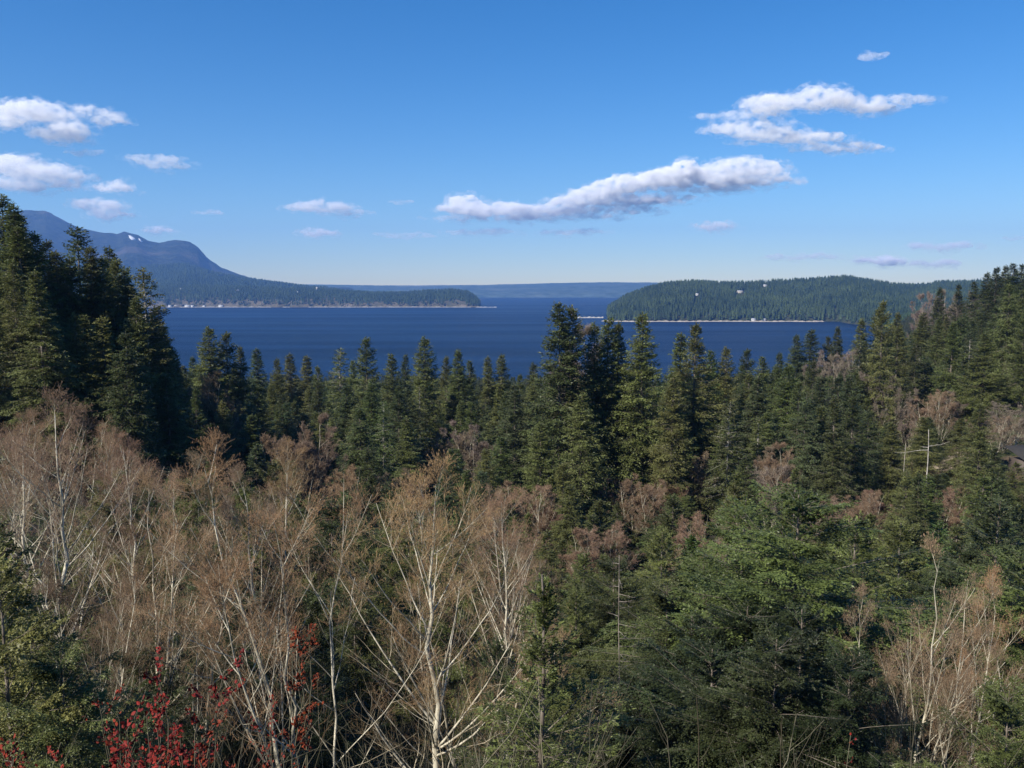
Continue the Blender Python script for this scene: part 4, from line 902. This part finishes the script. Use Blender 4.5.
red_bush(190, 8.2, 722, .6, 8, 1300, 'smaller red-leaved bush tucked right of the widest red one', seed=46)
red_bush(118, 9.4, 690, .28, 4, 520, 'slim red-leaved stem left of the widest red bush', seed=45)
red_bush(10, 8.2, 726, .45, 8, 900, 'red-leaved bush cut off by the left edge', seed=42)
red_bush(296, 10.5, 622, .16, 4, 900, 'tall upright red-leaved stem in front of the alders', True, 43, .042)
red_bush(275, 10, 706, .3, 6, 800, 'low dark-red bush at the foot of the tall red stem', seed=47)
red_bush(850, 11, 736, .12, 3, 160, 'tiny scarlet sprig at the bottom edge, right half', True, 44, .035)

# the bare bank and dark shed at the right edge
def shed():
    a, dz = ray(1029, 467); Y = 146.; x = a * Y; z = EYE + dz * Y
    e = link('shed', None); e.location = (x, Y, z); e.rotation_euler.z = .25; tag(e, 'low dark-roofed shed half hidden on the tan bank at the right edge', 'shed')
    g = Geo(); box(g, -2.6, 3.4, -1.5, 1.8, -3, 1.45); link('wall', g.mesh('shed_wall', M_WOOD), e)
    g = Geo(); V = [(-3.1, -2.4, 1.5), (3.9, -2.4, 1.5), (3.9, 2.3, 3.3), (-3.1, 2.3, 3.3)]; V += [(p, q, r_ + .18) for p, q, r_ in V]
    g.add(V, [(0, 1, 2, 3), (4, 5, 6, 7), (0, 1, 5, 4), (1, 2, 6, 5), (2, 3, 7, 6), (3, 0, 4, 7)]); link('roof', g.mesh('shed_roof', M_ROOFD), e)
shed()
def bank():
    g_ = np.random.default_rng(4); n = 26; U, V_ = np.meshgrid(np.linspace(-1, 1, n), np.linspace(-1, 1, n), indexing='ij')
    cxb = ray(1008, 0)[0] * 157; X = cxb + U * (5 + 2 * np.sin(V_ * 2.3)) + V_ * 1.5; Y = 163 + V_ * 13
    Z = ground(X, Y) + np.clip(1 - np.maximum(np.abs(U), np.abs(V_)) ** 4, 0, 1) * (.9 + .8 * fbm(X / 2, Y / 2, 3, 2)) - .5
    i, j = np.meshgrid(np.arange(n - 1), np.arange(n - 1), indexing='ij'); Q = np.stack([i * n + j, (i + 1) * n + j, (i + 1) * n + j + 1, i * n + j + 1], -1)
    g = Geo(); g.add(np.stack([X, Y, Z], -1), Q); tag(link('bank', g.mesh('bank', far_mat('bank_dry_grass', (.15, .12, .085), (.33, .27, .20), None, .8, .1), True)), kind='structure')
bank()

# ------------------------------------------------------------------ clouds: real volumes of mist, far beyond the land
def cloud_mat(name, dens, lo=.40, hi=.62, sc=.0055):
    m = bpy.data.materials.new(name); m.use_nodes = True; t = m.node_tree
    t.nodes.remove(t.nodes['Principled BSDF'])
    tc = N(t, 'ShaderNodeTexCoord'); mp = N(t, 'ShaderNodeMapping'); mp.inputs['Scale'].default_value = (1, 1, 1.5); t.links.new(tc.outputs['Object'], mp.inputs[0])
    no = N(t, 'ShaderNodeTexNoise', Scale=sc, Detail=5.0, Roughness=.62); t.links.new(mp.outputs[0], no.inputs['Vector'])
    mr = N(t, 'ShaderNodeMapRange'); mr.interpolation_type = 'SMOOTHSTEP'; t.links.new(no.outputs['Fac'], mr.inputs['Value']); mr.inputs[1].default_value = lo; mr.inputs[2].default_value = hi; mr.inputs[3].default_value = 0; mr.inputs[4].default_value = dens * 1.6
    v = N(t, 'ShaderNodeVolumeScatter', Anisotropy=0.0); t.links.new(mr.outputs[0], v.inputs['Density']); v.inputs['Color'].default_value = (.983, .983, .983, 1)
    t.links.new(v.outputs[0], t.nodes['Material Output'].inputs['Volume']); return m
CM = {1: cloud_mat('cloud_thick', .009), 2: cloud_mat('cloud_mid', .0040), 3: cloud_mat('cloud_thin', .0028), 4: cloud_mat('cloud_wisp', .0022), 5: cloud_mat('cloud_veil', .0016, .47, .68, .0042), 6: cloud_mat('cloud_thin_veil', .0008, .47, .68, .0042)}
TEX = bpy.data.textures.new('cloud_billow', 'CLOUDS'); TEX.noise_scale = 230; TEX.noise_depth = 3
TEX2 = bpy.data.textures.new('cloud_curl', 'CLOUDS'); TEX2.noise_scale = 75; TEX2.noise_depth = 3
def cloud(puffs, dens, label, seed, Y=17000., parent=None):
    """puffs: (px, py of the puff's middle, width px, height px) in the photo's sky, set at one depth as rounded heaps with flat undersides"""
    g_ = np.random.default_rng(seed); k = Y / F; g = Geo()
    cx = np.mean([p[0] for p in puffs]); cyy = np.mean([p[1] for p in puffs]); a, dz = ray(cx, cyy); o0 = np.array([a * Y, Y, EYE + dz * Y])
    bm = bpy.data.meshes.new('x'); import bmesh
    b = bmesh.new(); bmesh.ops.create_icosphere(b, subdivisions=3, radius=1); b.to_mesh(bm); b.free()
    sv = np.array([v.co[:] for v in bm.vertices]); sf = np.array([p.vertices[:] for p in bm.polygons]); bpy.data.meshes.remove(bm)
    for (px, py, w, h) in puffs:
        nn = max(2, int(w / h * 1.6)) if w > h * 1.4 else 1
        a, dz = ray(px, py); c = np.array([a * Y, Y, EYE + dz * Y]) - o0
        for q in range(nn):
            f = 0 if nn == 1 else (q / (nn - 1) - .5) * 2
            rx = w * k / 2 / (1 if nn == 1 else nn * .36) ; rz = h * k / 2 * (1.15 - .45 * f * f) * g_.uniform(.75, 1.2)
            p = c + np.array([f * (w * k / 2 - rx * .6), g_.normal(0, .25) * rx, g_.normal(0, .12) * rz - .15 * rz])
            v = sv.copy(); v[:, 2] = np.where(v[:, 2] < 0, v[:, 2] * .55, v[:, 2])
            g.add(p + v * np.array([rx, max(rx, rz) * .9, rz]), None, sf)
    me = g.mesh('cloud_raw', CM[dens]); ob = bpy.data.objects.new('cloud_raw', me); COL.objects.link(ob); ob.location = o0
    hmin = min(p[3] for p in puffs) * k
    r = ob.modifiers.new('r', 'REMESH'); r.mode = 'VOXEL'; r.voxel_size = max(hmin / 9, 24)
    d = ob.modifiers.new('d', 'DISPLACE'); d.texture = TEX; d.strength = hmin * .55; d.texture_coords = 'GLOBAL'; d.mid_level = .55
    d2 = ob.modifiers.new('d2', 'DISPLACE'); d2.texture = TEX2; d2.strength = hmin * .28; d2.texture_coords = 'GLOBAL'; d2.mid_level = .5
    dg = bpy.context.evaluated_depsgraph_get(); m2 = bpy.data.meshes.new_from_object(ob.evaluated_get(dg)); m2.name = 'cloud'
    bpy.data.objects.remove(ob); m2.materials.clear(); m2.materials.append(CM[dens])
    if parent is not None:
        m2.name = 'cloud_veil'; o = link('veil', m2, parent); o.location = Vector(o0) - parent.location; return o
    o = link('cloud', m2); o.location = o0; tag(o, label, 'cloud', 'clouds over the bay', 'thing'); return o
CLOUDS = [
 ([(30, 113, 56, 26), (58, 130, 46, 20), (8, 118, 40, 18)], 2, 'big white cloud at the upper left with a sloping top'),
 ([(92, 111, 24, 12), (110, 121, 30, 11)], 2, 'small cloud just right of the big upper-left cloud'),
 ([(84, 152, 40, 8)], 4, 'faint grey smear under the big upper-left cloud'),
 ([(152, 158, 44, 10), (165, 165, 44, 10)], 3, 'flat oblong cloud right of the left-hand group'),
 ([(42, 172, 62, 20), (4, 164, 50, 22), (24, 184, 96, 14)], 2, 'broad flat-based cloud above the left-edge firs'),
 ([(112, 188, 34, 13)], 2, 'small round white cloud over the mountain'),
 ([(98, 204, 42, 15), (112, 214, 38, 14)], 2, 'dim cloud just above the mountain crest'),
 ([(157, 230, 22, 9)], 2, 'tiny pale cloud beside the mountain shoulder'), ([(208, 213, 30, 7)], 4, 'faint wisp right of the mountain clouds'),
 ([(316, 207, 56, 13), (345, 212, 34, 9)], 2, 'lone white cloud left of centre'), ([(318, 233, 30, 11)], 2, 'little white puff under the lone cloud left of centre'),
 ([(400, 202, 26, 6)], 4, 'faint wisp left of the long cloud bank'), ([(410, 236, 50, 8), (388, 234, 30, 6)], 4, 'thin grey streak below the left end of the cloud bank'),
 ([(464, 208, 42, 20), (482, 212, 40, 14), (506, 209, 40, 18), (530, 212, 44, 14), (558, 208, 44, 14)], 1, 'bright puffy left end of the long cloud bank'),
 ([(500, 218, 130, 7), (560, 216, 110, 8), (600, 212, 100, 8)], 2, 'flat grey layer under the left half of the cloud bank'),
 ([(576, 200, 36, 14), (596, 193, 40, 18), (622, 184, 44, 18), (610, 201, 110, 12)], 1, 'middle of the long cloud bank'),
 ([(640, 198, 110, 10), (615, 208, 90, 7)], 2, 'grey layer sagging below the middle of the cloud bank'),
 ([(664, 176, 40, 22), (684, 170, 34, 18), (700, 182, 100, 14)], 1, 'bright crest in the right half of the cloud bank'),
 ([(712, 174, 70, 20), (748, 166, 50, 22), (745, 180, 84, 13), (690, 189, 120, 9), (772, 172, 24, 16)], 2, 'grey thick right end of the long cloud bank'),
 ([(572, 232, 60, 7), (566, 232, 20, 9)], 3, 'thin shreds below the middle of the cloud bank'), ([(480, 232, 64, 8)], 3, 'thin shreds below the left end of the cloud bank'),
 ([(774, 104, 50, 22), (818, 102, 60, 22), (866, 106, 50, 15)], 2, 'upper of two stacked clouds at right'), ([(735, 116, 70, 9), (900, 100, 60, 11)], 3, 'grey fringe around the upper right cloud'),
 ([(752, 130, 76, 16), (792, 137, 96, 15), (842, 148, 76, 11)], 2, 'lower of two stacked clouds at right, tapering to the right'),
 ([(872, 56, 26, 10)], 4, 'small dark wisp high at the right'), ([(712, 226, 34, 12)], 2, 'tiny cloud alone below the right end of the bank'),
 ([(882, 261, 34, 11)], 1, 'small bright cloud low over the headland'), ([(858, 260, 20, 8)], 2, 'little cloud left of the low bright one'), ([(800, 257, 70, 8)], 3, 'thin low streak above the headland crest'), ([(940, 246, 60, 9)], 2, 'low grey streak above the right-hand hill'), ([(935, 263, 44, 9)], 2, 'faint low cloud left of the right-hand hill'), ([(1015, 238, 30, 5)], 4, 'thin streak at the right edge'),
]
for i, (pf, dn, lb) in enumerate(CLOUDS):
    oc = cloud(pf, dn, lb, 100 + i)
    if dn <= 3: cloud([(px + 2, py + 1, w * 1.18 + 8, h * 1.3 + 2) for px, py, w, h in pf], {1: 5, 2: 5, 3: 6}[dn], None, 100 + i, parent=oc)

# ------------------------------------------------------------------ labels that say which tree: by the nearest landmark
LM = [(2, 194, 'highest left-edge fir'), (77, 227, 'open-topped dark fir'), (144, 268, 'pale-trunked spire fir'), (217, 326, 'joined fir tips before the bay'), (298, 353, 'twin narrow valley tips'),
      (367, 337, 'pointed fir of the treeline gap'), (424, 336, 'tallest fir before open water'), (496, 354, 'paired tips near mid-bay'), (560, 302, 'large central fir'), (643, 312, 'green fir below the headland'),
      (694, 323, 'fir below the hillside house'), (804, 330, 'two inlet fir tips'), (878, 308, 'olive firs beside the inlet'), (1014, 263, 'highest right-hill fir'), (950, 285, 'dark skyline firs'), (929, 430, 'cross-shaped snag'),
      (1010, 455, 'dark-roofed shed'), (800, 496, 'huge bushy fir'), (740, 500, 'bright green fir'), (858, 520, 'pale-leadered fir'), (995, 500, 'stiff-boughed fir'), (928, 552, 'reddish-brown lower alder'), (621, 552, 'thin dead fir'),
      (543, 574, 'young bottom-centre fir'), (420, 478, 'tallest centre alder'), (57, 418, 'straight-stemmed left alder'), (168, 488, 'many-stemmed white alder'), (296, 622, 'upright red stem'), (165, 684, 'widest red bush'),
      (470, 560, 'low spreading alder'), (300, 415, 'tan tree clump'), (600, 524, 'pinkish valley tree'), (470, 420, 'grey tree clump'), (5, 560, 'yellow-green corner fir')]
ORD = ['nearest', 'second nearest', 'third nearest', 'fourth nearest', 'fifth nearest', 'sixth nearest', 'seventh nearest', 'eighth nearest', 'ninth nearest', 'tenth nearest', 'eleventh nearest', 'twelfth nearest', 'thirteenth nearest']
byl = {}
for e, (tx, ty) in AUTO:
    d_, lx, ly, nm_ = min((math.hypot(tx - a_, ty - b_), a_, b_, c_) for a_, b_, c_ in LM if math.hypot(tx - a_, ty - b_) > 3)
    ddx, ddy = tx - lx, ty - ly; hz = 'left of' if ddx < 0 else 'right of'; vt = 'below' if ddy > 0 else 'above'
    ph = vt if abs(ddx) < .4 * abs(ddy) else hz if abs(ddy) < .4 * abs(ddx) else vt + ' and ' + hz
    ph = ('just ' if d_ < 26 else 'well ' if d_ > 75 else '') + ph
    byl.setdefault('%s %s the %s' % (e['label'], ph, nm_), []).append((d_, e))
for lb_, v_ in byl.items():
    v_.sort(key=lambda q: q[0])
    for k_, (d_, e) in enumerate(v_): e['label'] = lb_ if len(v_) == 1 else lb_ + ', ' + ORD[min(k_, 12)]

# ------------------------------------------------------------------ haze: the air between, one even box round everything but sky and clouds
def haze():
    m = bpy.data.materials.new('haze'); m.use_nodes = True; t = m.node_tree; t.nodes.remove(t.nodes['Principled BSDF'])
    v = N(t, 'ShaderNodeVolumePrincipled'); v.inputs['Color'].default_value = (.22, .47, 1.0, 1); v.inputs['Density'].default_value = 6.3e-5; v.inputs['Anisotropy'].default_value = .2
    t.links.new(v.outputs[0], t.nodes['Material Output'].inputs['Volume'])
    g = Geo(); box(g, -12000, 12000, -3600, 12800, -20, 960)
    tag(link('haze', g.mesh('haze', m)), 'thin blue air over the bay', 'haze', kind='stuff')
haze()
